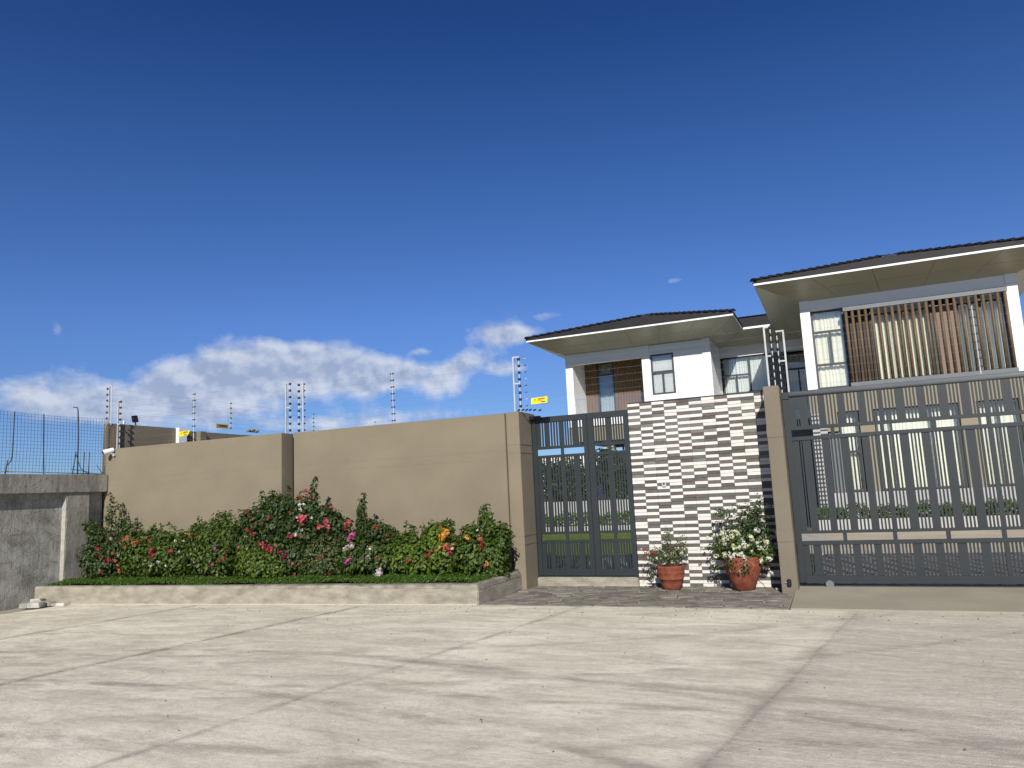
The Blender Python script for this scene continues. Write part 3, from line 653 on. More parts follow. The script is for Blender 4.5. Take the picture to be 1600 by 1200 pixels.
# ------------------------------------------------------------------ old concrete wall on the left
cw = thing('concrete_wall', 'old cracked grey concrete wall with a stained cap at the left edge', 'wall', (-14.7, 9, -.1))
XC = -14.65
zc0, zc1 = 2.02, 2.40
MB().hexa([(XC-.45, -3, zc0-.02), (XC, -3, zc0-.02), (XC, 11.44, zc0), (XC-.45, 11.44, zc0), (XC-.45, -3, zc1), (XC, -3, zc1), (XC, 11.44, zc1), (XC-.45, 11.44, zc1)]).build('cap', 'cap_concrete', cw, bevel=.012)
def yA(px, py, X): return atX(px, py, X).y
pL, pR = yA(106, 770, XC-.03), yA(140, 771, XC-.03)
box('wall_panel', 'old_concrete', cw, XC-.40, XC-.16, -3, pL-.02, -.6, zc0+.02)
box('wall_panel', 'old_concrete', cw, XC-.40, XC-.16, pR+.005, 11.43, -.6, zc0+.021)
box('pier', 'cap_concrete', cw, XC-.40, XC-.035, pL+.002, pR, -.6, zc0+.022)
mt = MB()      # uneven bead; sunlight on the pier's near edge put into its pale colour
for i in range(24):
    z0 = .12+i*.078; a = rk.uniform(.0, .02)
    mt.box(XC-.158, XC-.05+a, pL-.018-a*.4, pL+.001, z0, z0+.0775)
mt.build('sunlit_bead', 'mortar', cw)['label'] = 'uneven bead, pale for the sunlit pier edge'
# wire mesh and rods on the cap
mf = thing('mesh_fence', 'rusty wire mesh fence tied to bent rods on top of the concrete wall', 'fence', (XC-.12, 9, 2.4))
mb = MB(); Xm = XC-.1; y0m, y1m = 3.0, 11.46
def ztop(y): return 3.62+.02*math.sin(y*1.7)
ny = int((y1m-y0m)/.068)
for i in range(ny+1):
    y = y0m+i*(y1m-y0m)/ny; mb.tube([(Xm+.006*math.sin(y*3), y, 2.42), (Xm+.01*math.sin(y*2+1), y+.006, 3.0), (Xm, y, ztop(y))], .0028, 4)
for j in range(18):
    z = 2.44+j*.0695
    mb.tube([(Xm+.008*math.sin(k*.9+j), y0m+k*(y1m-y0m)/14, z+(.006*math.sin(k*1.3+j*.4)) if j < 17 else ztop(y0m+k*(y1m-y0m)/14)) for k in range(15)], .0028, 4)
stuff(mb.build('wire_mesh', 'mesh_wire', mf))
def rod(pts, r_, mat, name='rod'):
    return MB().tube([atX(x, y, XC-.07+o) for x, y, o in pts], r_, 6).build(name, mat, mf, smooth=True)
rod([(23, 643, 0), (21, 680, 0), (19, 712, 0), (17, 721, .02), (10, 728, .02), (8, 741, 0)], .011, 'rebar')
rod([(12, 719, .02), (8, 741, .02)], .010, 'rust')
rod([(68.5, 647, 0), (68, 690, 0), (68.5, 741, 0)], .010, 'rust')
rod([(114.5, 636, -.05), (121, 637, -.02), (122, 641, 0), (122.5, 680, 0), (121, 741, 0)], .013, 'rebar')
rod([(119, 706, 0), (113, 741, 0)], .010, 'rust'); rod([(132, 706, .02), (130, 741, .02)], .009, 'rust'); rod([(140, 706, .02), (138, 741, .02)], .009, 'rust')
rod([(119, 710, .02), (126, 732, .03), (140, 742, .04)], .008, 'rebar'); rod([(111, 733, .05), (134, 737, .03), (141, 738, .05)], .007, 'rebar'); rod([(151, 727, 0), (160, 740, 0)], .006, 'rebar')
rod([(0, 736, 0), (60, 738, .02), (165, 741, .02)], .010, 'cap_concrete', 'mesh_footing')

# loose blocks on the street against the kerb
rb = random.Random(12)
for (x, y, sx, sy, sz, zz) in [(22, 946, .20, .10, .07, 0), (33, 945, .14, .10, .08, 0), (43, 943, .20, .1, .07, 0), (41, 948, .16, .10, .085, 0), (56, 948, .20, .11, .09, 0), (63, 944, .16, .10, .08, 0), (72, 945, .2, .1, .075, 0), (84, 944, .2, .11, .07, 0), (95, 944, .22, .1, .06, 0), (108, 944, .16, .1, .05, 0), (52, 939, .18, .09, .06, .07), (66, 938, .16, .1, .06, .08), (80, 939, .18, .09, .06, .07), (92, 939, .14, .08, .05, .06)]:
    d = ray(x, y); q = Vector((0, 0, EYE)); t_ = (gz(-13)-EYE)/d.z; p = q+d*t_
    sx *= 1.25; sy *= 1.25; sz *= 1.15
    o = MB().box(-sx/2, sx/2, -sy/2, sy/2, 0, sz)
    o.v = [(a+rb.uniform(-.012, .012), b+rb.uniform(-.012, .012), c+(rb.uniform(-.012, .006) if c > 0 else 0)) for a, b, c in o.v]
    ob = o.build('loose_block', 'brick_grey', bevel=.006)
    gzz = gz(p.x)+zz; s_ = 1
    ob.location = (max(p.x, -14.45), min(p.y+(.25 if zz else 0), 9.84), gzz); ob.rotation_euler.z = rb.uniform(-.5, .5)
    tag(ob, 'broken grey concrete block in the small heap beside the kerb end', 'block', 'broken blocks heaped by the kerb end')

# camera and floodlight at the left corner
cc = thing('security_camera', 'white bullet camera under the corner of the front wall', 'camera', (-14.72, 11.38, 2.88))
pc = at(167, 705, 11.3)
MB().tube([pc+Vector((.05, .12, .03)), pc+Vector((-.035, -.06, -.03))], .050, 14, .056).build('body', 'white_plastic', cc, smooth=False)
MB().tube([pc+Vector((-.036, -.062, -.031)), pc+Vector((-.041, -.072, -.036))], .044, 14).build('lens', 'black_plastic', cc)
MB().tube([pc+Vector((.03, .04, -.03)), pc+Vector((.07, .12, -.08))], .016, 8).build('bracket', 'galvanised', cc)
MB().box(pc.x+.04, pc.x+.10, pc.y+.10, pc.y+.145, pc.z-.11, pc.z-.05).build('base', 'galvanised', cc)
fl = thing('floodlight', 'small black floodlight on top of the dark side wall', 'floodlight', (-14.85, 12.2, 3.54))
pf = at(204, 655, 12.3); pf.x = -14.86
a = MB().box(-.075, .075, -.03, .03, -.07, .08); a.v = [(x, y-(z*.25), z) for x, y, z in a.v]; a.v = [(x+pf.x, y+12.25, z+3.69) for x, y, z in a.v]; a.build('housing', 'black_plastic', fl, bevel=.006)
a = MB().box(-.055, .055, -.034, -.030, -.05, .06); a.v = [(x+pf.x, y-(z*.25)+12.25, z+3.69) for x, y, z in a.v]; a.build('lens', 'glass', fl)
MB().tube([(pf.x-.0, 12.28, 3.54), (pf.x, 12.26, 3.62)], .014, 6).build('bracket', 'black_plastic', fl)
sl = thing('beacon', 'tiny white knob between the fence post and the floodlight', 'lamp', (-14.84, 11.95, 3.54))
MB().lathe([(.02, 0), (.02, .03), (.035, .05), (.02, .085), (.004, .09)], 10, (-14.84, 11.95, 3.54)).build('globe', 'white_plastic', sl, smooth=True)

# ------------------------------------------------------------------ electric fences on the wall
INS_BALL = MB().lathe([(.006, -.026), (.020, -.021), (.027, -.008), (.027, .008), (.020, .021), (.006, .026)], 8).mesh('insulator', 'black_plastic', True)
INS_BOB = MB().lathe([(.010, -.016), (.016, -.010), (.010, 0), (.016, .010), (.010, .016)], 7).mesh('insulator', 'black_plastic', True)
def strand(fence, pts, zs):
    """one wire per height through the posts"""
    for k in range(len(zs[0])):
        P_ = []
        for (x, y), z in zip(pts, zs):
            P_.append(Vector((x, y, z[k])))
        Q = []
        for a, b in zip(P_, P_[1:]):
            Q += [a, (a+b)/2-Vector((0, 0, .004*(b-a).length*.4))]
        Q.append(P_[-1]); MB().tube(Q, .0014, 3).build('wire', 'wire', fence)
def post_bar(fence, x, y, z0, z1, r_=.011, mat='galvanised', lean=0):
    return MB().tube([(x, y, z0), (x+lean, y, z1)], r_, 6).build('post', mat, fence)
def zlist(zt, zb, n=8): return [zt-(zt-zb)*i/(n-1) for i in range(n)]
def frame_post(fence, xb, xr, y, z0, zt, zs, side=0):
    """strainer post: a bar and an insulated rod joined by two brackets, round insulators on the rod"""
    p = MB().box(xb-.013, xb+.013, y-.013, y+.013, z0, zt+.02)
    for zz in (zt+.01, z0+(zt-z0)*.52): p.box(min(xb, xr)-.012, max(xb, xr)+.012, y-.010, y+.010, zz-.012, zz+.012)
    o = p.build('post', 'galvanised', fence)
    MB().tube([(xr, y, z0), (xr, y, zt)], .008, 6).build('rod', 'rod_plastic', fence)
    for z in zs: link('insulator', INS_BALL, o, (xr, y, z), (0, math.pi/2, .5))
    if side:
        for z in zs: link('insulator', INS_BOB, o, (xb+side*.03, y, z), (0, math.pi/2, 0))
def line_post(fence, x, y, z0, zt, zs, lean=0):
    o = post_bar(fence, x, y, z0, zt+.03, .010, 'galvanised', lean)
    for z in zs:
        f_ = (z-z0)/(zt+.03-z0)*lean
        for s_ in (-1, 1): link('insulator', INS_BOB, o, (x+f_+s_*.022, y, z), (0, math.pi/2, 0))
FY = 11.70
e1 = thing('electric_fence', 'electric fence on the left section of the tan wall', 'electric fence', (-12.3, FY, 2.955), 'electric fences on the walls')
za, zb_, zc_ = zlist(4.03, 3.09), zlist(3.99, 3.03), zlist(3.95, 3.02)
xF1 = at(188, 650, FY).x; frame_post(e1, xF1-.07, xF1, FY, 2.955, 4.05, za, 0)
x303 = at(303, 650, FY).x; line_post(e1, x303, FY, 2.955, 4.0, zb_)
xb, xr_ = at(447, 640, FY).x, at(452, 640, FY).x; frame_post(e1, xb, xr_+.02, FY, 2.955, 3.96, zc_)
strand(e1, [(xF1, FY), (x303, FY), (xr_, FY)], [za, zb_, zc_])
e2 = thing('electric_fence', 'electric fence on the right section of the tan wall, up to the gate column', 'electric fence', (-7.4, FY, 2.955), 'electric fences on the walls')
zd, ze, zf_ = zlist(3.91, 3.0), zlist(3.90, 3.02), zlist(3.88, 3.06)
x466, x474 = at(467, 640, FY).x, at(474, 640, FY).x; frame_post(e2, x474, x466, FY, 2.955, 3.93, zd, 1)
x613 = at(614.5, 620, FY).x; line_post(e2, x613, FY, 2.955, 3.9, ze, -.02)
x804, x811 = at(805, 600, FY).x, at(812, 600, FY).x; frame_post(e2, x804-.02, x811, FY, 2.965, 3.91, zf_)
strand(e2, [(x474, FY), (x613, FY), (x811, FY)], [zd, ze, zf_])
e3 = thing('electric_fence', 'electric fence wires strung above the pedestrian gate and striped tile wall', 'electric fence', (-2.9, FY, 2.97), 'electric fences on the walls')
zg = zlist(3.87, 3.10); YG = 11.60
x1196, x1205 = at(1199, 560, YG).x, at(1207.5, 560, YG).x; frame_post(e3, x1196-.01, x1205, YG, 2.975, 3.87, zg)
strand(e3, [(x811, FY), (x1205, YG)], [zf_, zg])
for i, z in enumerate(zf_):
    MB().tube([(x811+.10, FY-.002, z-.004), (x811+.14, FY-.006, z-.002)], .007, 5).build('clip', 'rod_plastic' if i % 3 == 0 else 'black_plastic', e3)
for dx, dy in ((-.03, 0), (.03, .03), (.08, .08), (.13, .12), (.18, .2), (.24, .3)):
    MB().tube([(x811+dx-.02, FY+dy-.03, 2.985), (x811+dx+.02, FY+dy, 3.0)], .013, 6).build('cable_clip', 'black_plastic', e3)
e4 = thing('electric_fence', 'electric fence above the sliding gate', 'electric fence', (1.9, 11.9, 2.9), 'electric fences on the walls')
zh = zlist(3.82, 2.98); YH = 11.92
x1213, x1222 = at(1217, 560, YH).x, at(1226.5, 560, YH).x; frame_post(e4, x1222+.01, x1213, YH, 2.9, 3.85, zh)
x1520 = at(1525, 530, YH).x; zi = zlist(3.84, 3.03)
line_post(e4, x1520, YH, 2.92, 3.86, zi)
strand(e4, [(x1213, YH), (x1520, YH), (7.5, YH)], [zh, zi, zi])
e5 = thing('electric_fence', 'electric fence on the dark side wall running back', 'electric fence', (-14.85, 14, 3.5), 'electric fences on the walls')
XS = -14.86; zs5 = zlist(4.33, 3.66, 6)
o = MB().box(XS-.013, XS+.013, 11.55, 11.576, 3.3, 4.40).box(XS-.013, XS+.1, 11.552, 11.574, 4.375, 4.395).build('post', 'galvanised', e5)
MB().tube([(XS+.09, 11.56, 3.5), (XS+.09, 11.56, 4.38)], .009, 6).build('rod', 'rod_plastic', e5)
for z in zs5: link('insulator', INS_BALL, o, (XS-.03, 11.55, z), (0, math.pi/2, .5))
YS = []
for px, n_, zt in ((360, 6, 4.33), (489, 4, 4.30), (585, 1, 4.28)):
    p = atX(px, 640, XS); YS.append(p.y); zl = zlist(zt, 3.66, 6)
    q = post_bar(e5, XS, p.y, 3.5, zt+.02, .012)
    for z in zl: link('insulator', INS_BOB, q, (XS+.02, p.y, z), (0, math.pi/2, 0), (1.4, 1.4, 1.2))
strand(e5, [(XS, 11.56)]+[(XS, y) for y in YS]+[(XS, 33)], [zs5]*5)

def sign(label, c, w_, h_, tilt, mat, shear=0):
    root = thing('warning_sign', label, 'sign', c)
    R_ = Matrix.Rotation(tilt, 4, 'Y'); c = Vector(c)
    def q(x0, x1, z0, z1, y):
        m = MB().box(x0, x1, y-.0015, y+.0015, z0, z1); m.v = [tuple(c+R_@Vector((x+z*shear, yy, z))) for x, yy, z in m.v]; return m
    q(-w_/2, w_/2, -h_/2, h_/2, 0).build('plate', mat, root)
    u = w_/28
    k = MB()
    for (a0, a1, b0, b1) in [(-2, -.6, 1.2, 3.4), (0, 1.4, 1.2, 3.4), (2, 3.3, 1.2, 3.4), (3.9, 5.2, 1.2, 3.4), (5.8, 7.2, 1.2, 3.4), (7.8, 9.4, 1.2, 3.4), (3, 11, -3.6, -2.2)]:
        m = q(a0*u, a1*u, b0*u, b1*u, -.0035); k.poly(m.v, m.f)
    k.build('print', 'sign_ink', root)
    k = MB()
    for (a0, a1, b0, b1) in [(-9, -7.6, 1, 2.6), (-6.6, -5.6, -.6, 2.6), (-2, 6, -.6, .2)]:
        m = q(a0*u, a1*u, b0*u, b1*u, -.0035); k.poly(m.v, m.f)
    k.build('print', 'sign_red', root)
p = at(842.5, 625.5, 11.66); sign('yellow warning sign hanging on the fence wires above the pedestrian gate', p, .295, .105, -.03, 'sign_yellow', .12)
p = at(287, 677.5, 11.66); sign('bright tilted yellow warning sign hanging above the left wall section', p, .30, .10, -.03, 'sign_yellow', .7)
p = atX(351.5, 666, XS+.03)
s3 = thing('warning_sign', 'small yellow warning sign on the far side fence, shade put into its colour', 'sign', p)
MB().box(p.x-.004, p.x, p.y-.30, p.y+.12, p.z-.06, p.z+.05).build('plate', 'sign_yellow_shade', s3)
MB().box(p.x+.001, p.x+.004, p.y-.2, p.y+.06, p.z-.01, p.z+.02).build('print', 'sign_ink', s3)
q_ = thing('rubble_pile', 'small heap of pale debris on the far wall top left of the wall joint', 'debris', (-14.95, 15, 3.5))
pq = atX(396, 674, -14.95)
for i in range(7): MB().tube([pq+Vector((0, -.25+i*.07, -.02)), pq+Vector((.02, -.2+i*.07+rk.uniform(-.05, .05), rk.uniform(.02, .06)))], .03, 5).build('piece', 'tan_plain', q_)

# ------------------------------------------------------------------ pedestrian gate
YP = 12.15
pg = thing('pedestrian_gate', 'dark grey double-leaf pedestrian gate of vertical slats beside the tan column', 'gate', (-4.0, YP, .16))
def X_line(pxs, x_ref, y_ref, slope, Y):    # x of photo columns along a sloping photo line, on plane Y
    return [at(x, y_ref+(x-x_ref)*slope, Y).x for x in pxs]
zT, zB = 2.885, .165
def zat(px, py, Y): return at(px, py, Y).z
r1t, r1b = zat(870, 696.6, YP), zat(870, 701, YP); r2t, r2b = zat(870, 710.6, YP), zat(870, 714.7, YP)
r3t, r3b = zat(861, 831, YP), zat(861, 835, YP); r4t, r4b = zat(861, 844, YP), zat(861, 848.3, YP)
bt = zat(860, 889, YP)
def leaf(xa, xb, sl, sr, gaps, rungx, label):
    """xa..xb outer edges, sl/sr stile widths, gaps = list of (x0, x1, number of openings)"""
    fr = MB().box(xa, xa+sl, YP-.025, YP+.025, zB, zT).box(xb-sr, xb, YP-.025, YP+.025, zB, zT)
    fr.box(xa+sl+.001, xb-sr-.001, YP-.0235, YP+.0235, zT-.105, zT-.001).box(xa+sl+.001, xb-sr-.001, YP-.0235, YP+.0235, zB+.001, bt)
    L = fr.build('gate_leaf', 'grey_metal', pg, bevel=.003); L['label'] = label
    ia, ib = xa+sl+.001, xb-sr-.001
    for (t_, b_) in ((r1t, r1b), (r2t, r2b), (r3t, r3b), (r4t, r4b)):
        box('rail', 'grey_metal', L, ia, ib, YP-.022, YP+.022, b_, t_, .002)
    for x in rungx:
        box('rung', 'grey_metal', L, x-.022, x+.022, YP-.02, YP+.02, r2t+.001, r1b-.001); box('rung', 'grey_metal', L, x-.022, x+.022, YP-.02, YP+.02, r4t+.001, r3b-.001)
    solids = []; prev = ia
    for (g0, g1, n_) in gaps:
        if g0 > prev+.004: solids.append((prev, g0))
        wgap = (g1-g0)/(2*n_-1)*1.0
        for i in range(n_-1): solids.append((g0+wgap*(2*i+1), g0+wgap*(2*i+2)))
        prev = g1
    if ib > prev+.004: solids.append((prev, ib))
    for (z0, z1) in ((r1t+.001, zT-.107), (r4t*0+r3t+.001, r2b-.001), (bt+.001, r4b-.001)):
        for (s0, s1) in solids: box('slat', 'grey_metal', L, s0, s1, YP-.012, YP+.012, z0, z1)
E_ = X_line([850.5, 844.5, 858, 873, 880.5, 893.5, 903, 909.5], 870, 667, -.085, YP)
e = {k: v for k, v in zip(['a1', 'a0', 'b0', 'b1', 'c0', 'c1', 'd0', 'd1'], E_)}
xm = -3.87
leaf(-4.885, xm-.003, .075, .07, [(e['a0'], e['a1'], 2), (e['b0'], e['b1'], 4), (e['c0'], e['c1'], 4), (e['d0'], min(e['d1'], xm-.075), 2)], [(e['b1']+e['c0'])/2], 'left gate leaf')
F_ = X_line([927.5, 945.5, 955, 973.5], 870, 667, -.085, YP)
leaf(xm+.003, -3.148, .105, .085, [(F_[0], F_[1], 5), (F_[2], F_[3], 5)], [(F_[1]+F_[2])/2], 'right gate leaf')
box('hinge_box', 'black_plastic', pg, -4.903, -4.70, YP-.09, YP-.03, zT-.04, zT+.02)
box('hinge_post', 'grey_metal', pg, -4.902, -4.888, YP-.03, YP+.03, .15, zT+.01)
st = thing('gate_step', 'low whitewashed concrete step under the pedestrian gate', 'step', (-4, 12.1, 0))
s_ = MB().box(-4.90, -3.145, 12.07, 12.34, -.1, .145); s_.build('step_block', 'kerb_concrete', st, bevel=.015)

# ------------------------------------------------------------------ striped tile wall
tw = thing('tile_wall', 'wall clad in staggered white and dark grey stone strips between the two gates', 'wall', (-2.03, 12.2, 0))
box('wall_core', 'dark_interior', tw, -3.14, -.905, 12.142, 12.37, -.2, 2.95)
box('end_face', 'tan_plaster', tw, -3.139, -.906, 12.371, 12.40, -.2, 2.95)
rt = random.Random(41)
NCOL, NROW = 11, 58; cwid = 2.235/NCOL; rh = 2.975/NROW
seqs = []
for c_ in range(NCOL):
    s_ = []
    for r_ in range(NROW):
        if len(s_) >= 2 and s_[-1] == s_[-2]: v = not s_[-1]
        else:
            p = .5
            if s_: p += .22 if not s_[-1] else -.22
            if c_: p += .12 if not seqs[-1][r_] else -.12
            v = rt.random() < p
        s_.append(v)
    seqs.append(s_)
TM = {}
def tile_mesh(kind, v):
    if (kind, v) not in TM:
        g = rt.uniform(-.001, .001); m = MB().hexa([(0, -.001, .001), (cwid-.0025, -.001+g, .001), (cwid-.0025, .013, .001), (0, .013, .001), (0, -.004, rh-.003), (cwid-.0025, -.002-g, rh-.003), (cwid-.0025, .013, rh-.003), (0, .013, rh-.003)])
        TM[(kind, v)] = m.mesh('tile', kind)
    return TM[(kind, v)]
rest = {'tile_white_joined': MB(), 'tile_grey': MB(), 'tile_brown': MB()}
cnt = 0
for r_ in range(NROW-1, -1, -1):
    for c_ in range(NCOL):
        x0, z0 = -3.14+c_*cwid, r_*rh; wh = seqs[c_][r_]
        kind = 'tile_white' if wh else ('tile_grey' if rt.random() < .66 else 'tile_brown')
        dy = rt.uniform(-.004, .002)
        if cnt < 297:
            link('tile', tile_mesh(kind, rt.randrange(3)), tw, (x0+4.94*0, 12.128+dy, z0)); cnt += 1
        else:
            rest['tile_white_joined' if wh else kind].box(x0, x0+cwid-.0025, 12.126+dy, 12.141, z0+.001, z0+rh-.003)
for k, m in rest.items(): stuff(m.build('tile_field', k, tw))
box('coping', 'window_frame', tw, -3.14, -.906, 12.11, 12.39, 2.978, 2.99)
it = thing('intercom', 'small white intercom plate on the striped tile wall', 'intercom', (-2.645, 12.11, 1.4))
MB().box(-2.685, -2.605, 12.09, 12.122, 1.315, 1.485).build('plate', 'white_plastic', it, bevel=.006)
MB().lathe([(.016, 0), (.016, .006), (.004, .008)], 12).build('button', 'plinth', it)
it.children[-1].location = (-2.645, 12.09, 1.39); it.children[-1].rotation_euler = (math.pi/2, 0, 0); it.children[-1].matrix_parent_inverse = PI_[it.name]
db = thing('door_camera', 'small grey glass door camera above the intercom', 'camera', (-2.62, 12.1, 1.6))
MB().box(-2.655, -2.585, 12.10, 12.122, 1.575, 1.655).build('housing', 'galvanised', db, bevel=.005)
MB().tube([(-2.62, 12.099, 1.625), (-2.62, 12.094, 1.625)], .016, 10).build('lens', 'black_plastic', db)

# ------------------------------------------------------------------ gate post and sliding gate
gp_ = thing('gate_post', 'rough tan plastered post between the tile wall and the sliding gate', 'post', (-.8, 11.6, 0))
box('post_body', 'post_plaster', gp_, -.912, -.692, 11.47, 12.40, -.3, 2.975, .006)
for z in (2.30, .80): box('band', 'post_plaster', gp_, -.914, -.690, 11.463, 12.3, z-.08, z+.08)
ss = thing('gate_sensor', 'small black safety sensor low on the gate post', 'sensor', (-.80, 11.46, .15))
MB().box(-.835, -.775, 11.43, 11.468, .10, .205).build('housing', 'black_plastic', ss, bevel=.012)
MB().tube([(-.86, 11.45, .155), (-.83, 11.45, .155)], .006, 6).build('bolt', 'galvanised', ss)
YS_ = 11.90
sg = thing('sliding_gate', 'wide dark grey sliding driveway gate with a round top tube', 'gate', (2.5, YS_, .05))
XE = 7.2
MB().tube([(-.585, YS_, 2.862), (XE, YS_, 2.862)], .045, 20).build('top_tube', 'tube_metal', sg, smooth=True)
box('tube_end', 'grey_metal', sg, -.688, -.59, YS_-.05, YS_+.05, 2.80, 2.90)
xst0 = at(1216, 700, YS_).x; xst1 = at(1236, 672, YS_).x
box('stile', 'grey_metal', sg, -.685, xst1, YS_-.035, YS_+.035, .10, 2.798, .004)
zb0, zb1 = .095, .205
box('bottom_beam', 'grey_metal', sg, -.60, XE, YS_-.045, YS_+.045, zb0, zb1, .004)
zz = [zat(1240, 667, YS_), zat(1240, 672.5, YS_), zat(1240, 683, YS_), zat(1240, 689, YS_), zat(1300, 828.5, YS_), zat(1300, 833, YS_), zat(1300, 844.7, YS_), zat(1300, 851, YS_)]
for t_, b_ in ((0, 1), (2, 3), (4, 5), (6, 7)):
    box('rail', 'grey_metal', sg, xst1+.001, XE, YS_-.027, YS_+.027, zz[b_], zz[t_], .003)
# openings measured along the tube, repeated to the right of the frame with the same period
op = [(1241, 1246.5, 2), (1259, 1276, 4), (1287, 1306, 4), (1318, 1338, 4), (1350, 1369, 4), (1377, 1396, 4), (1410.5, 1430, 4), (1443, 1463, 4), (1478, 1498, 4), (1513, 1533, 4), (1541, 1562, 4), (1577.5, 1598, 4)]
ops = []
for a, b, n_ in op:
    xa, xb = X_line([a, b], 1240, 621, -.0905, YS_); ops.append((xa, xb, n_))
per = ops[10][0]-ops[5][0]
k = 6
while True:
    src = ops[5+(k % 5)+0] if False else None
    nx = ops[-5]; a = nx[0]+per
    if a > XE-.2: break
    ops.append((a, nx[1]+per, 4)); k += 1
solids = []; prev = xst1+.002
for (g0, g1, n_) in ops:
    solids.append((prev, g0)); wg = (g1-g0)/(2*n_-1)
    for i in range(n_-1): solids.append((g0+wg*(2*i+1), g0+wg*(2*i+2)))
    prev = g1
solids.append((prev, XE-.01))
posts_x = [(ops[4][1], ops[5][0]), (ops[9][1], ops[10][0])]
for (z0, z1) in ((zz[0]+.001, 2.82), (zz[4]+.001, zz[3]-.001), (zb1+.001, zz[7]-.001)):
    for (s0, s1) in solids:
        d = .022 if any(abs(s0-p0) < .004 for p0, p1 in posts_x) else .011
        box('slat', 'grey_metal', sg, s0, s1, YS_-d, YS_+d, z0, z1)
for px in (1301, 1378, 1459, 1544.5):
    x = at(px, 678-(px-1240)*.084, YS_).x; box('rung', 'grey_metal', sg, x-.026, x+.026, YS_-.024, YS_+.024, zz[2]+.001, zz[1]-.001)
for px in (1320.5, 1399, 1482.5, 1570):
    x = at(px, 838, YS_).x; box('rung', 'grey_metal', sg, x-.026, x+.026, YS_-.024, YS_+.024, zz[6]+.001, zz[5]-.001)
xw = at(1297, 912, YS_).x
MB().tube([(xw, YS_-.048, .085), (xw, YS_-.075, .085)], .055, 16).build('wheel_cover', 'tube_metal', sg)
tr = thing('gate_track', 'steel ground track under the sliding gate', 'rail', (2, YS_, .045))
MB().box(-.68, XE+3, YS_-.02, YS_+.02, .047, .06).build('track', 'grey_metal', tr)
op2 = thing('gate_stop', 'small black bracket low between post and sliding gate', 'bracket', (-.69, 11.86, .6))
MB().box(-.691, -.672, 11.81, 11.86, .52, .66).build('bracket', 'black_plastic', op2)

# ------------------------------------------------------------------ flower pots and their plants
def pot(name_label, x, y, prof, lip):
    root = thing('flower_pot', name_label, 'flower pot', (x, y, .008))
    MB().lathe(prof, 32, (x, y, .008)).build('pot_body', 'terracotta', root, smooth=True)
    r0, z0 = lip
    MB().lathe([(r0-.03, z0-.03), (r0-.035, z0-.02), (.001, z0-.015)], 24, (x, y, .008)).build('soil', 'soil', root)
    return root
pot('smaller terracotta pot with a wide rim left of the striped wall centre', -2.55, 11.80,
    [(.125, 0), (.14, .01), (.165, .09), (.183, .15), (.197, .157), (.197, .168), (.190, .176), (.205, .235), (.213, .265), (.203, .275), (.208, .29), (.218, .335), (.222, .352), (.212, .36), (.195, .355), (.19, .32), (.02, .315)], (.212, .355))
pot('larger bulging terracotta pot below the tile wall next to the gate post', -1.46, 11.78,
    [(.13, 0), (.15, .012), (.19, .12), (.235, .23), (.262, .31), (.27, .36), (.272, .375), (.258, .385), (.252, .40), (.258, .45), (.262, .478), (.25, .487), (.235, .48), (.228, .43), (.02, .42)], (.25, .47))
def pot_plant(label, x, y, zb, spec, n, mat, size, seed, fl, tips, second=None):
    root = thing('potted_bougainvillea', label, 'plant', (x, y, zb))
    bl = []
    for (px, py, rx, ry, dep, yo) in spec:
        p = at(px, py, y+yo); k = (p-Vector((0, 0, EYE))).length/FPX/1.02; bl.append((p.x, y+yo, p.z, rx*k, dep, ry*k))
    P, N = blob_points(bl, n, seed, .15); P[:, 1] = np.minimum(P[:, 1], 12.10)
    link('foliage', leaf_mesh('foliage', P, N, size, mat, seed, .6), root)
    if second:
        P, N = blob_points([bl[i] for i in second[2]], second[1], seed+5, .3); P[:, 1] = np.minimum(P[:, 1], 12.10)
        link('foliage', leaf_mesh('foliage', P, N, size, second[0], seed+6, .6), root)['label'] = 'pale yellowish new leaves'
    stems(root, (x, y, zb-.03), [at(a, b, y+c) for a, b, c in tips], .009, seed)
    r = random.Random(seed)
    for (px, py, c, s) in fl:
        key = (c, r.randrange(3))
        if key not in BR: BR[key] = bract_mesh(c, 11+len(BR))
        p = at(px, py, y-.22+r.uniform(-.05, .12)); link('flower_cluster', BR[key], root, p, (r.uniform(0, 6), r.uniform(0, 6), r.uniform(0, 6)), (s/8.2,)*3)
    return root
rp = random.Random(8)
pot_plant('sparse small bougainvillea in the smaller pot with a few red flowers', -2.55, 11.80, .33,
    [(1042, 868, 30, 18, .2, 0), (1043, 840, 8, 18, .1, 0), (1020, 868, 18, 14, .16, -.05), (1062, 858, 14, 16, .14, .02), (1018, 895, 8, 16, .08, -.05), (1065, 842, 10, 10, .1, 0)],
    900, 'leaf_sparse', .036, 61, [(1009, 862, 'red', 6), (1006, 858, 'red', 4), (1022, 865, 'red', 5), (1026, 872, 'white', 4), (1012, 872, 'white', 4), (1037, 880, 'white', 4), (1002, 858, 'white', 3), (1040, 868, 'palepink', 3), (1065, 864, 'yellowwhite', 4), (1050, 878, 'white', 4), (1060, 856, 'palepink', 3), (1018, 880, 'white', 4), (1024, 902, 'white', 4)],
    [(1043, 826, 0), (1020, 850, -.05), (1008, 860, -.1), (1066, 838, 0), (1060, 860, .05), (1035, 845, .05), (1018, 905, -.12), (1005, 888, -.1), (1050, 850, -.08), (1072, 868, 0)], ('leaf_mid', 350, (0, 3)))
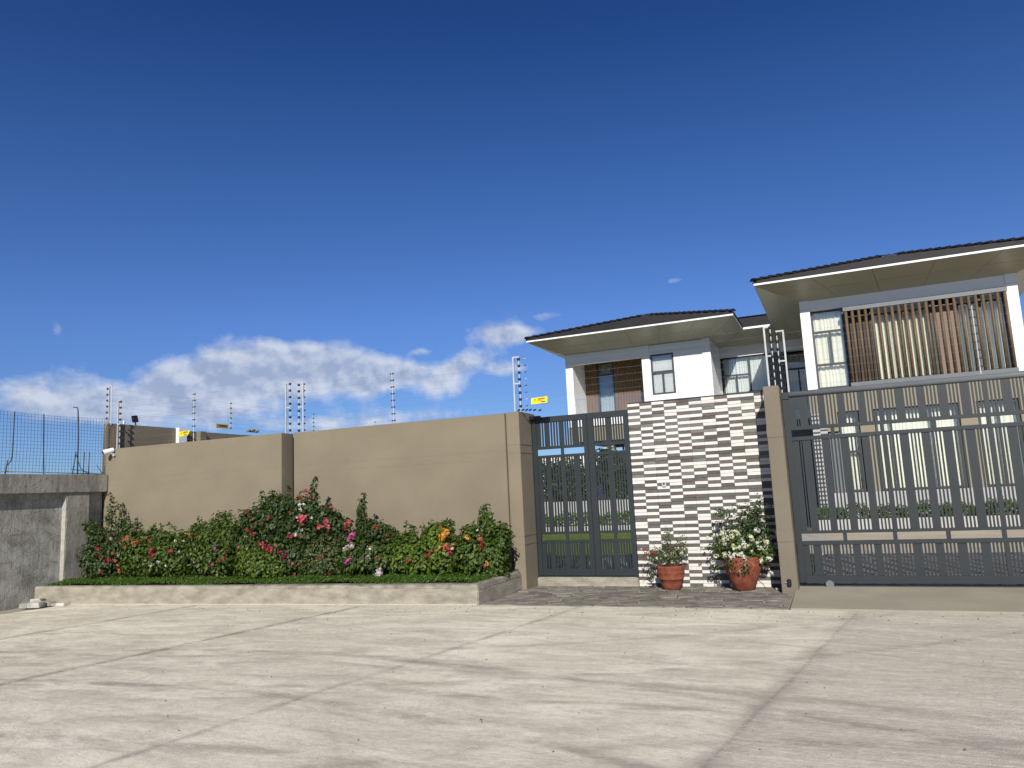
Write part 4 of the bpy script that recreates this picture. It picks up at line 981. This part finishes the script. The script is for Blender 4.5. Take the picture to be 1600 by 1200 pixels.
pot_plant('large leafy bougainvillea with white flowers in the larger pot', -1.46, 11.78, .45,
    [(1160, 845, 42, 26, .26, 0), (1165, 815, 38, 26, .24, 0), (1180, 795, 24, 16, .18, 0), (1130, 800, 16, 9, .12, 0), (1185, 830, 28, 34, .22, .04), (1128, 855, 20, 16, .16, -.02), (1125, 883, 12, 6, .1, -.05), (1195, 862, 18, 18, .16, .02), (1186, 780, 4, 10, .06, 0), (1160, 868, 36, 14, .2, -.04), (1118, 832, 12, 6, .1, 0), (1165, 888, 16, 14, .06, -.28), (1140, 880, 8, 14, .05, -.26)],
    2500, 'leaf_dark', .046, 62, [(rp.gauss(1155, 26), rp.gauss(852, 13), rp.choice(['white', 'yellowwhite', 'yellowwhite']), rp.uniform(4, 9)) for _ in range(44)]+[(1148, 868, 'white', 7), (1142, 870, 'white', 7), (1158, 867, 'white', 8), (1164, 873, 'white', 7), (1156, 893, 'white', 8), (1162, 897, 'white', 7), (1205, 895, 'white', 6), (1203, 873, 'white', 7), (1213, 833, 'white', 5), (1186, 855, 'white', 7), (1195, 857, 'yellowwhite', 7), (1182, 848, 'white', 7), (1190, 777, 'white', 4), (1168, 802, 'white', 4), (1190, 812, 'white', 4)],
    [(1186, 774, 0), (1165, 790, 0), (1130, 798, -.05), (1112, 834, 0), (1210, 840, .05), (1120, 855, -.1), (1200, 870, -.05), (1175, 800, .08), (1150, 830, -.08), (1118, 884, -.1), (1205, 895, -.1)], ('leaf_mid', 1300, (0, 5, 7, 9)))
lf = thing('fallen_flower', 'single white fallen flower on the paving beside the gate post', 'flower', (-1.0, 11.75, .012))
link('bracts', bract_mesh('white', 99, 9, .03), lf, (-1.0, 11.75, .03), scale=(.6, .6, .4))

# ------------------------------------------------------------------ the villa
H = thing('house', 'two-storey white villa with dark hip roofs, wide eaves and a timber slat screen', 'house', (-1, 30, .1))
ZE, ZW, ZT = 7.62, 7.19, 7.715       # eave underside, soffit at the wall, top of the fascia
def hip_roof(x0, x1, y0, y1, run, pitch, label, ridge=True):
    """stepped tile courses on all four slopes; run = plan distance from eave to ridge"""
    z0 = ZT+.004; mb = MB(); n = max(3, int(run/.33)); k = pitch
    mb.poly([(x0, y0, z0-.03), (x1, y0, z0-.03), (x1, y1, z0-.03), (x0, y1, z0-.03)], [(3, 2, 1, 0)])
    rect = lambda d: (x0+d, x1-d, y0+d, y1-d)
    for i in range(n):
        d0, d1 = run*i/n, run*(i+1)/n; za, zb = z0+k*d0+.055, z0+k*d1+.025
        a = rect(d0); b = rect(d1)
        A = [(a[0], a[2], za), (a[1], a[2], za), (a[1], a[3], za), (a[0], a[3], za)]
        B = [(b[0], b[2], zb), (b[1], b[2], zb), (b[1], b[3], zb), (b[0], b[3], zb)]
        zl = z0+k*d0-.03 if i == 0 else z0+k*d0+.02
        C_ = [(x, y, zl) for x, y, _ in A]
        mb.poly(A+B+C_, [(0, 1, 5, 4), (1, 2, 6, 5), (2, 3, 7, 6), (3, 0, 4, 7), (8, 9, 1, 0), (9, 10, 2, 1), (10, 11, 3, 2), (11, 8, 0, 3)])
    a = rect(run-.001); zt = z0+k*run+.02
    if a[1]-a[0] > .02 and a[3]-a[2] > .02: mb.poly([(a[0], a[2], zt), (a[1], a[2], zt), (a[1], a[3], zt), (a[0], a[3], zt)], [(0, 1, 2, 3)])
    o = mb.build('roof', 'roof_tile', H); o['label'] = label
    # hip and ridge caps, each a tile
    L = .34
    m = MB(); w_ = .13
    sec = lambda x, r_, dz: [(x, -w_*r_, dz), (x, -w_*.6*r_, dz+.055*r_), (x, 0, dz+.075*r_), (x, w_*.6*r_, dz+.055*r_), (x, w_*r_, dz)]
    m.poly(sec(0, 1.12, .0)+sec(L+.02, .9, .0)+[(0, 0, -.02)], [(0, 1, 6, 5), (1, 2, 7, 6), (2, 3, 8, 7), (3, 4, 9, 8), (1, 0, 10), (2, 1, 10), (3, 2, 10), (4, 3, 10)])
    me = m.mesh('ridge_tile', 'roof_tile')
    hips = [((x0, y0), (1, 1)), ((x1, y0), (-1, 1))]
    for (hx, hy), (sx, sy) in hips:
        length = run*math.sqrt(2+k*k); cnt_ = int(length/L)
        ang = math.atan2(sy, sx); pit = math.atan2(k, math.sqrt(2))
        for i in range(cnt_):
            t_ = i*L/length*run
            q = link('ridge_tile', me, o, (hx+sx*t_, hy+sy*t_, z0+k*t_+.06), (0, -pit+.06, ang)); q.matrix_parent_inverse = PI_[H.name]
            q.parent = o; q.matrix_parent_inverse = Matrix.Identity(4)
    if ridge:
        cx = (x0+x1)/2; yy = y0+run
        while yy < y1-run:
            q = link('ridge_tile', me, o, (cx, yy, z0+k*run+.04), (0, .05, math.pi/2)); yy += L
    return o
PI_ID = Matrix.Identity(4)
def soffit(quad, nu, nv, th=.03):
    """quad: outer-left, outer-right, inner-right, inner-left; panels with open seams"""
    A, B, C_, D = map(Vector, quad)
    root = None
    f = lambda u, v: (A*(1-u)+B*u)*(1-v)+(D*(1-u)+C_*u)*v
    back = MB().poly([A+Vector((0, 0, .035)), B+Vector((0, 0, .035)), C_+Vector((0, 0, .035)), D+Vector((0, 0, .035))], [(0, 1, 2, 3)])
    root = back.build('soffit', 'window_frame', H)
    g = .006
    for i in range(nu):
        for j in range(nv):
            u0, u1 = i/nu, (i+1)/nu; v0, v1 = j/nv, (j+1)/nv
            Lu = (B-A).length; Lv = (D-A).length; gu, gv = g/Lu, g/Lv
            p = [f(u0+gu, v0+gv), f(u1-gu, v0+gv), f(u1-gu, v1-gv), f(u0+gu, v1-gv)]
            MB().panel(p[0], p[1], p[2], p[3], .02).build('soffit_panel', 'soffit_paint', root)
def fascia(p0, p1, nx, ny):
    """white board from p0 to p1 (plan), outward normal nx, ny"""
    (xa, ya), (xb, yb) = p0, p1
    t_ = .03
    MB().hexa([(xa, ya, ZE-.0), (xb, yb, ZE), (xb-nx*t_, yb-ny*t_, ZE), (xa-nx*t_, ya-ny*t_, ZE), (xa, ya, ZT-.002), (xb, yb, ZT-.002), (xb-nx*t_, yb-ny*t_, ZT-.002), (xa-nx*t_, ya-ny*t_, ZT-.002)]).build('fascia', 'white_paint', H)
def wing_roof(x0, x1, y0, y1, wx0, wx1, wy0, wy1, run, nu, label, sides='LRF'):
    hip_roof(x0-.02, x1+.02, y0-.02, y1, run, .305, label)
    if 'F' in sides: fascia((x0, y0), (x1, y0), 0, -1); soffit([(x0, y0, ZE), (x1, y0, ZE), (wx1, wy0, ZW), (wx0, wy0, ZW)], nu, 2)
    if 'R' in sides: fascia((x1, y0+.031), (x1, y1), 1, 0); soffit([(x1, y0, ZE), (x1, y1, ZE), (wx1, wy1, ZW), (wx1, wy0, ZW)], nu, 2)
    if 'L' in sides: fascia((x0, y0+.031), (x0, y1), -1, 0); soffit([(x0, y1, ZE), (x0, y0, ZE), (wx0, wy0, ZW), (wx0, wy1, ZW)], nu, 2)
# right wing
XR0, XR1, YR = -.64, 5.24, 25.0
wing_roof(-1.86, 6.46, 23.70, 37.2, XR0, XR1, YR, 36, 4.18, 5, 'right wing hip roof')
# left wing
XL0, XL1, YL = -10.08, -4.11, 29.15
wing_roof(-11.15, -2.97, 27.55, 41.0, XL0, XL1, YL, 40, 4.11, 6, 'left wing hip roof')
# link between the wings
YI = 31.8
hip_lo, hip_hi = -3.6, -1.2
lr = MB(); n = 11
for i in range(n):
    d0, d1 = 3.5*i/n, 3.5*(i+1)/n; za, zb = ZT+.305*d0+.055, ZT+.305*d1+.03; y_0, y_1 = 30.43+d0, 30.43+d1
    lr.poly([(-5.2, y_0, za), (.3, y_0, za), (.3, y_1, zb), (-5.2, y_1, zb), (-5.2, y_0, za-.06), (.3, y_0, za-.06)], [(0, 1, 2, 3), (4, 5, 1, 0)])
lr.poly([(-5.2, 33.93, ZT+1.09), (.3, 33.93, ZT+1.09), (.3, 37, ZT+.1), (-5.2, 37, ZT+.1)], [(0, 1, 2, 3)])
lro = lr.build('roof', 'roof_tile', H); lro['label'] = 'link roof between the two wings'
capm = MB().poly([(0, -.13, 0), (0, -.07, .055), (0, .07, .055), (0, .13, 0), (.3, -.12, 0), (.3, -.06, .045), (.3, .06, .045), (.3, .12, 0)], [(0, 1, 5, 4), (1, 2, 6, 5), (2, 3, 7, 6), (3, 2, 1, 0)]).mesh('ridge_tile', 'roof_tile')
for i in range(16): link('ridge_tile', capm, lro, (-4.6+i*.3, 33.93, ZT+1.11))
fascia((-2.94, 30.45), (-1.89, 30.45), 0, -1)
soffit([(-2.97, 30.45, ZE), (-1.0, 30.45, ZE), (-.64, YI, ZW), (-4.11, YI, ZW)], 2, 2)

# masses behind the facades
def part(name, mat, x0, x1, y0, y1, z0, z1, label=None, bevel=0):
    o = box(name, mat, H, x0, x1, y0, y1, z0, z1, bevel)
    if label: o['label'] = label
    return o
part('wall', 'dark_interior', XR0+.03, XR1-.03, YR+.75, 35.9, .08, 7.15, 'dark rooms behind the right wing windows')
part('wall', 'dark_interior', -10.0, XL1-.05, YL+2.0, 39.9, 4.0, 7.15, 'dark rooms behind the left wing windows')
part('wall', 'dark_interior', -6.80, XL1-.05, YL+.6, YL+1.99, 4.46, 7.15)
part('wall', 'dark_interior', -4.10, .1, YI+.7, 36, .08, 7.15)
# columns and beams, right wing
part('column', 'white_paint', XR0, XR0+.29, YR-.03, YR+.30, 4.35, 7.20)
part('column', 'white_paint', XR1-.29, XR1, YR-.03, YR+.30, 4.35, 7.20)
part('column', 'white_paint', XR0+.001, XR0+.28, YR+.302, 35.9, .1, 7.18, 'left flank wall of the right wing')
part('column', 'white_paint', XR1-.28, XR1-.001, YR+.302, 35.9, .1, 7.18, 'right flank wall of the right wing')
part('beam', 'white_paint', XR0+.291, XR1-.291, YR, YR+.25, 6.86, 7.19)
for k in range(1, 9):      # cladding joints on the two white columns
    z = 4.35+k*.32
    for xa in (XR0, XR1-.29): part('cladding_joint', 'plinth', xa+.001, xa+.289, YR-.0325, YR-.0305, z, z+.008)
def curtain(parent, x0, x1, y, z0, z1, mat, amp=.022, per=.115, seed=1):
    r = random.Random(seed); n = int((x1-x0)/.018); vs = []; fs = []; ph = 0
    for i in range(n+1):
        x = x0+(x1-x0)*i/n; ph += (x1-x0)/n/per*2*math.pi*(1+.35*math.sin(i*.21+seed)); s_ = math.sin(ph)
        yy = y+amp*s_*(1+.3*math.sin(i*.05))
        vs += [(x, yy*1.0, z0), (x, y+(yy-y)*.75, (z0+z1)/2), (x, y+(yy-y)*.55, z1)]
        if i: q = 3*i; fs += [(q-3, q, q+1, q-2), (q-2, q+1, q+2, q-1)]
    o = MB().poly(vs, fs).build('curtain', mat, parent, smooth=True); o.matrix_parent_inverse = PI_[H.name] if False else o.matrix_parent_inverse
    return o
def window(x0, x1, y, z0, z1, bars_v=(), bars_h=(), fr=.06, cur='curtain_cream', cuty=.16, cz=None, seed=1, label=None, panes=None, low_bars=None, blind=False):
    """frame mesh with panes and curtain as its children; bars_h = heights; bars_v = (x, zlow, zhigh)"""
    m = MB().box(x0, x0+fr, y-.03, y+.04, z0, z1).box(x1-fr, x1, y-.03, y+.04, z0, z1).box(x0+fr, x1-fr, y-.029, y+.039, z1-fr, z1).box(x0+fr, x1-fr, y-.029, y+.039, z0, z0+fr)
    for z in bars_h: m.box(x0+fr, x1-fr, y-.027, y+.037, z-.035, z+.035)
    for (x, a, b) in bars_v: m.box(x-.035, x+.035, y-.025, y+.035, a, b)
    w_ = m.build('window', 'window_frame', H)
    if label: w_['label'] = label
    zs = sorted([z0+fr]+list(bars_h)+[z1-fr])
    for a, b in zip(zs, zs[1:]):
        xs = sorted([x0+fr]+[v[0] for v in bars_v if v[1] < (a+b)/2 < v[2]]+[x1-fr])
        for c_, d_ in zip(xs, xs[1:]): MB().box(c_, d_, y, y+.006, a, b).build('pane', 'glass', w_)
    if blind: MB().box(x0+.03, x1-.03, y+.08, y+.085, z0+.02, z1-.02).build('blind', 'blind', w_)
    elif cur: curtain(w_, x0+.05, x1-.05, y+cuty, z0+.02, (cz or z1)-.03, cur, seed=seed)
    return w_
# right wing upper floor: window at the left, slat screen in front of the rest
window(-.345, .62, YR+.16, 4.35, 6.86, [(.16, 4.35+.80, 6.17)], [5.12, 6.17], cur='curtain_cream', seed=3, label='upper window left of the slat screen')
window(1.35, 3.05, YR+.30, 4.45, 6.86, [(2.2, 4.5, 6.8)], [6.55], cur='curtain_cream', seed=5, cuty=.12)
window(3.66, 4.94, YR+.30, 4.45, 6.86, [(4.3, 4.5, 6.8)], [6.55], cur='curtain_cream', seed=8, cuty=.12)
part('wall', 'pink_brown', 3.06, 3.65, YR+.28, YR+.4, 4.4, 6.6, 'pinkish brown panel behind the slats')
part('wall', 'dark_wood', .64, 1.34, YR+.30, YR+.42, 4.4, 6.6)
part('wall', 'dark_interior', .63, 4.95, YR+.45, YR+.5, 4.3, 6.86)
part('floor_slab', 'tan_plain', XR0, XR1+1.2, YR+.02, YR+.74, 3.60, 4.34)
scr = MB().box(.60, 4.945, YR-.20, YR-.08, 6.68, 6.80).build('slat_screen', 'screen_metal', H)
MB().box(.60, 4.945, YR-.20, YR-.08, 4.32, 4.44).build('lower_rail', 'screen_metal', scr)
scr['label'] = 'vertical timber slat screen'
nsl = 24
sm = MB().prism([(.045*math.cos(a*math.pi/6), .05*math.sin(a*math.pi/6)) for a in range(12)], 4.442, 6.678).mesh('slat', 'wood_slat', True)
for i in range(nsl): link('slat', sm, scr, (.675+i*(4.88-.675)/(nsl-1), YR-.14, 0), (0, 0, .0))
# ground floor, right wing
gf = [x for x in X_line([1301, 1343.5, 1369, 1500.5, 1530.5, 1595], 1300, 678, -.075, YR)]
part('wall', 'tan_plain', gf[1]+.03, gf[2]-.02, YR+.01, YR+.25, 1.12, 3.60, 'tan pier between the ground floor windows')
part('wall', 'tan_plain', gf[3]+.03, gf[4]-.02, YR+.01, YR+.25, 1.12, 3.60)
part('wall', 'tan_plain', gf[5]+.03, 7.4, YR+.01, YR+.25, .1, 3.60)
part('wall', 'tan_plain', -.62, .12, YR+.01, YR+.10, 3.0, 3.60)
window(.14, gf[1], YR+.12, 1.14, 3.57, [], [2.35], cur='curtain_cream', seed=11)
window(gf[2], gf[3], YR+.12, 1.14, 3.57, [(gf[2]+.42, 1.14, 3.5), (gf[2]+1.5, 1.14, 3.5)], [], cur='curtain_cream', seed=13)
window(gf[4], gf[5], YR+.12, 1.14, 3.57, [((gf[4]+gf[5])/2, 1.14, 3.5)], [], cur='curtain_cream', seed=15)
part('door', 'screen_metal', -.18, .13, YR+.1, YR+.2, .7, 2.98, 'dark grey side door')
part('plinth', 'plinth', -.62, 8, 24.7, YR, .1, 1.12)
# checker clad column beside the entrance
ck = part('column', 'plinth', -.615, -.20, YR-.32, YR-.03, .1, 3.55, 'column clad in white and grey stone strips')
for i in range(52):
    for j in range(2):
        if (i+j) % 2 == 0: continue
        MB().box(-.615+j*.21, -.41+j*.21, YR-.326, YR-.321, .2+i*.064, .2+i*.064+.05).build('strip', 'window_frame', ck)
# left wing upper floor
part('wall', 'white_paint', XL0, -9.77, YL, YL+2, 4.45, 7.20, 'white end wall of the balcony')
part('wall', 'white_paint', XL0+.002, -9.772, YL+2.001, 39.9, 4.0, 7.2)
part('column', 'white_paint', -6.83, -6.52, YL-.02, YL+.28, 4.45, 7.20)
part('wall', 'white_paint', -6.829, -6.6, YL+.282, YL+2, 4.45, 7.18)
part('column', 'white_paint', -4.42, XL1, YL-.02, YL+.28, 4.45, 7.20)
part('beam', 'white_paint', -9.769, -6.831, YL+.01, YL+.25, 6.75, 7.20)
part('balcony_ceiling', 'soffit_paint', -9.769, -6.831, YL+.251, YL+1.95, 7.0, 7.05)
part('floor_slab', 'white_paint', XL0, XL1, YL-.01, YL+2.2, 4.14, 4.449)
part('floor_slab', 'tan_plain', XL0+.05, -4.5, YL+.05, YL+6, 3.52, 4.139, 'tan underside beam of the left wing')
# wood clad back wall of the balcony with a glazed door
YBK = YL+1.62
wd0, wd1 = at(936, 600, YBK).x, at(957.5, 600, YBK).x
nb = 13
for (a, b) in ((-9.765, wd0-.08), (wd1+.08, -6.84)):
    k = int((b-a)/.12); wdt = (b-a)/k
    pm = MB().box(0, wdt-.012, 0, .03, 4.46, 6.99).mesh('wood_board', 'wood_panel')
    back = part('wall', 'wood_panel', a, b, YBK+.032, YBK+.2, 4.46, 6.99, 'timber clad back wall of the balcony')
    for i in range(k): link('wood_board', pm, back, (a+i*wdt, YBK, 0))
window(wd0-.08, wd1+.08, YBK+.02, 4.46, 6.98, [], [6.45], cur='curtain_grey', seed=20, label='balcony door with pale curtain')
bl = MB().box(-9.765, -6.835, YL+.10, YL+.112, 4.46, 5.35).build('balustrade', 'glass', H); bl['label'] = 'glass balustrade'
# wall with window, horizontal cladding boards
wx0, wx1, wz0, wz1 = -6.49, -5.56, 5.17, 6.80
zrow = [4.45+i*.305 for i in range(10)]
for i in range(9):
    z0, z1 = zrow[i], min(zrow[i+1]-.008, 7.185)
    segs = [(-6.518, -4.422)]
    if z1 > wz0 and z0 < wz1: segs = [(-6.518, wx0), (wx1, -4.422)]
    if z1 > wz0 > z0: part('siding_board', 'white_paint', wx0+.001, wx1-.001, YL+.03, YL+.08, z0, wz0)
    if z0 < wz1 < z1: part('siding_board', 'white_paint', wx0+.001, wx1-.001, YL+.03, YL+.08, wz1, z1)
    for a, b in segs: part('siding_board', 'white_paint', a, b, YL+.03, YL+.08, z0, z1)
part('wall', 'plinth', -6.51, wx0-.002, YL+.082, YL+.3, 4.45, 7.18); part('wall', 'plinth', wx1+.002, -4.43, YL+.082, YL+.3, 4.45, 7.18)
window(wx0, wx1, YL+.06, wz0, wz1, [((wx0+wx1)/2, wz0, 6.08)], [6.08], fr=.07, seed=22, label='small casement window with white blinds', blind=True)
# right flank of the left wing
for i in range(9):
    z0, z1 = zrow[i], min(zrow[i+1]-.008, 7.185); part('siding_board', 'white_paint', XL1-.05, XL1-.004, YL+.285, YI, z0, z1)
part('wall', 'plinth', XL1-.2, XL1-.055, YL+.285, YI, 4.45, 7.18)
# link wall: window, grey pier and dark glazed door
part('beam', 'white_paint', XL1, -.642, YI-.02, YI+.3, 6.77, 7.19)
window(-4.08, -2.24, YI+.08, 5.22, 6.765, [(-3.52, 5.22, 6.0), (-2.98, 5.22, 6.7)], [], cur='curtain_white', seed=30, label='window in the link with white curtain')
MBh = MB().box(-4.02, -3.02, YI+.055, YI+.115, 5.97, 6.04).build('transom', 'window_frame', H)
part('wall', 'white_paint', XL1, -2.24, YI, YI+.3, 4.3, 5.215)
part('wall', 'screen_metal', -2.235, -1.62, YI, YI+.3, 4.3, 6.765, 'grey pier in the link')
window(-1.55, -.66, YI+.3, 4.3, 6.7, [(-1.1, 4.3, 6.05)], [6.05], cur='curtain_grey', seed=33, label='dark glazed balcony door in the link', cuty=.35)
part('floor_slab', 'white_paint', XL1, -.65, YI-.6, YI+.69, 3.95, 4.29)
part('wall', 'screen_metal', XL1, -.65, YI+.3, YI+.6, .1, 3.949)
# ground floor glimpses below the left wing
c1 = part('column', 'plinth', -8.75, -8.35, YL+.4, YL+.8, .1, 3.51, 'stone strip column under the left wing')
for i in range(52):
    for j in range(2):
        if (i+j) % 2 == 0: MB().box(-8.75+j*.2, -8.552+j*.2, YL+.394, YL+.399, .2+i*.064, .2+i*.064+.05).build('strip', 'window_frame', c1)
window(-8.05, -5.0, YL+.7, .5, 3.5, [(-7.2, .5, 3.5), (-6.2, .5, 3.5)], [], cur='curtain_grey', seed=35, label='ground floor glazing under the left wing', cuty=.3)
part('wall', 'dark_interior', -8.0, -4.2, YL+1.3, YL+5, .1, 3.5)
part('plinth', 'plinth', -11, -4.0, YL-2.0, YL-1.7, .1, 1.15)
part('terrace', 'plinth', -11, -4.0, YL-1.69, YL+1.2, .1, .45)
# far right wing glimpsed past the right column
part('wall', 'plinth', 8.4, 14, 36, 37, .1, 7.0)
part('fascia', 'white_paint', 7.55, 15, 34.6, 34.66, 7.55, 7.69)
o = MB().poly([(7.5, 34.55, 7.70), (15, 34.55, 7.70), (15, 38, 8.9), (10.5, 38, 8.9), (7.5, 34.55, 7.76), (15, 34.55, 7.76), (15, 38, 8.96), (10.5, 38, 8.96)], [(0, 1, 2, 3), (4, 5, 6, 7), (0, 1, 5, 4), (3, 0, 4, 7)]).build('roof', 'roof_tile', H)
part('wall', 'plinth', 7.9, 8.39, 35.2, 37, 5.0, 7.54)

# ------------------------------------------------------------------ garden behind the gates
def hedge_box(name_label, x0, x1, y0, y1, z0, z1, n, mat, seed):
    root = thing('hedge', name_label, 'hedge', ((x0+x1)/2, (y0+y1)/2, z0))
    r = np.random.RandomState(seed); P = np.stack([r.uniform(x0, x1, n), r.uniform(y0, y1, n), z0+(z1-z0)*r.uniform(0, 1, n)**.8*(1+.12*np.sin(r.uniform(0, 6, n)))], 1)
    P[:, 2] = z0+(P[:, 2]-z0)*(.85+.2*np.sin(P[:, 0]*5.3)*np.sin(P[:, 0]*1.9+1))
    N = r.normal(0, .6, (n, 3)); N[:, 2] += .6; N[:, 1] -= .5
    link('foliage', leaf_mesh('foliage', P, N, .085, mat, seed), root)
    mb = MB()
    for i in range(int((x1-x0)/.5)): mb.tube([(x0+.25+i*.5, (y0+y1)/2, z0), (x0+.2+i*.5, (y0+y1)/2, z0+(z1-z0)*.7)], .015, 5)
    mb.build('stem', 'stem_bark', root)
k1 = thing('garden_kerb', 'white kerb of the raised hedge bed in front of the right wing', 'kerb', (3, 23, .085))
box('kerb_block', 'plinth', k1, -.7, 10, 23, 23.12, .05, .42); box('soil', 'soil', k1, -.7, 10, 23.121, 24.69, .05, .38)
hedge_box('low green hedge below the ground floor windows of the right wing', -.7, 9, 23.15, 23.75, .38, .82, 9000, 'leaf_mid', 71)
k2 = thing('garden_kerb', 'white kerb of the raised hedge bed in front of the left wing', 'kerb', (-8, 25.5, .085))
box('kerb_block', 'plinth', k2, -13, -4.3, 25.5, 25.62, .05, .30); box('soil', 'soil', k2, -13, -4.3, 25.621, 27, .05, .27)
hedge_box('low yellow green hedge in front of the left wing', -13, -4.4, 25.66, 26.3, .28, .80, 6000, 'leaf_lime', 72)
def garden_tree(label, x, y, h, rx, seed, n=3800):
    root = thing('garden_tree', label, 'tree', (x, y, .08), 'trees behind the pedestrian gate')
    mb = MB().tube([(x, y, .05), (x+.04, y, h*.35), (x, y, h*.7)], .07, 7, .03)
    for i in range(6):
        a = i*1.05; mb.tube([(x, y, h*(.3+.07*i)), (x+math.cos(a)*rx*.7, y+math.sin(a)*rx*.7, h*(.5+.07*i))], .022, 5, .008)
    mb.build('trunk', 'stem_bark', root, smooth=True)
    r = random.Random(seed); bl_ = [(x+r.uniform(-.4, .4)*rx, y+r.uniform(-.4, .4)*rx, .5+h*.75*k/7, rx*r.uniform(.55, .8), rx*.7, h*.16) for k in range(8)]
    P, N = blob_points(bl_, n, seed, .4); link('crown', leaf_mesh('crown', P, N, .16, 'leaf_dark', seed), root)
for i, (px, h, rx, lb) in enumerate([(866, 3.1, .75, 'dark garden tree seen behind the left half of the left gate leaf'), (893, 2.75, .6, 'dark garden tree seen behind the right half of the left gate leaf'), (962, 2.5, .6, 'dark garden tree seen behind the right gate leaf')]):
    p = at(px, 720, 28.4); garden_tree(lb, p.x, 28.4, p.z-.1 if i < 2 else 3.0, rx*1.5, 80+i)
r = np.random.RandomState(14); n = 16000
P = np.stack([r.uniform(-12, -1.2, n), r.uniform(12.7, 25.2, n), np.full(n, .085)], 1); N = r.normal(0, .4, (n, 3)); N[:, 2] += .5; N[:, 1] -= .6
o = link('grass_blades', leaf_mesh('grass_blades', P, N, .05, 'lawn_blades', 15, .3)); stuff(o); tag(o, 'short yellow green lawn grass behind the pedestrian gate', 'grass')

# grit and leaf litter on the concrete
surf('grit', (.12, .10, .075), .95, .4, 20, 60, .2, 0, rnd=0)
rg = random.Random(77); mb = MB()
for i in range(420):
    x = rg.uniform(-13, 4); y = rg.uniform(3.2, 10.0) if rg.random() < .6 else rg.uniform(9.2, 10.1); s1 = rg.uniform(.004, .012)*(1 if y < 8 else 1.3); z = gz(x)+.003
    a = rg.uniform(0, 3.1); ca, sa = math.cos(a)*s1, math.sin(a)*s1; e_ = rg.uniform(.4, 1)
    mb.poly([(x+ca, y+sa, z), (x-sa*e_, y+ca*e_, z), (x-ca, y-sa, z), (x+sa*e_, y-ca*e_, z), (x, y, z+s1*rg.uniform(.4, .9))], [(0, 1, 4), (1, 2, 4), (2, 3, 4), (3, 0, 4)])
o = mb.build('grit', 'grit'); stuff(o); tag(o, 'scattered dark grit and leaf crumbs on the concrete yard', 'grit')

# far things: trees and roofs beyond the old concrete wall are hidden; nothing else stands in view
bpy.context.view_layer.update()
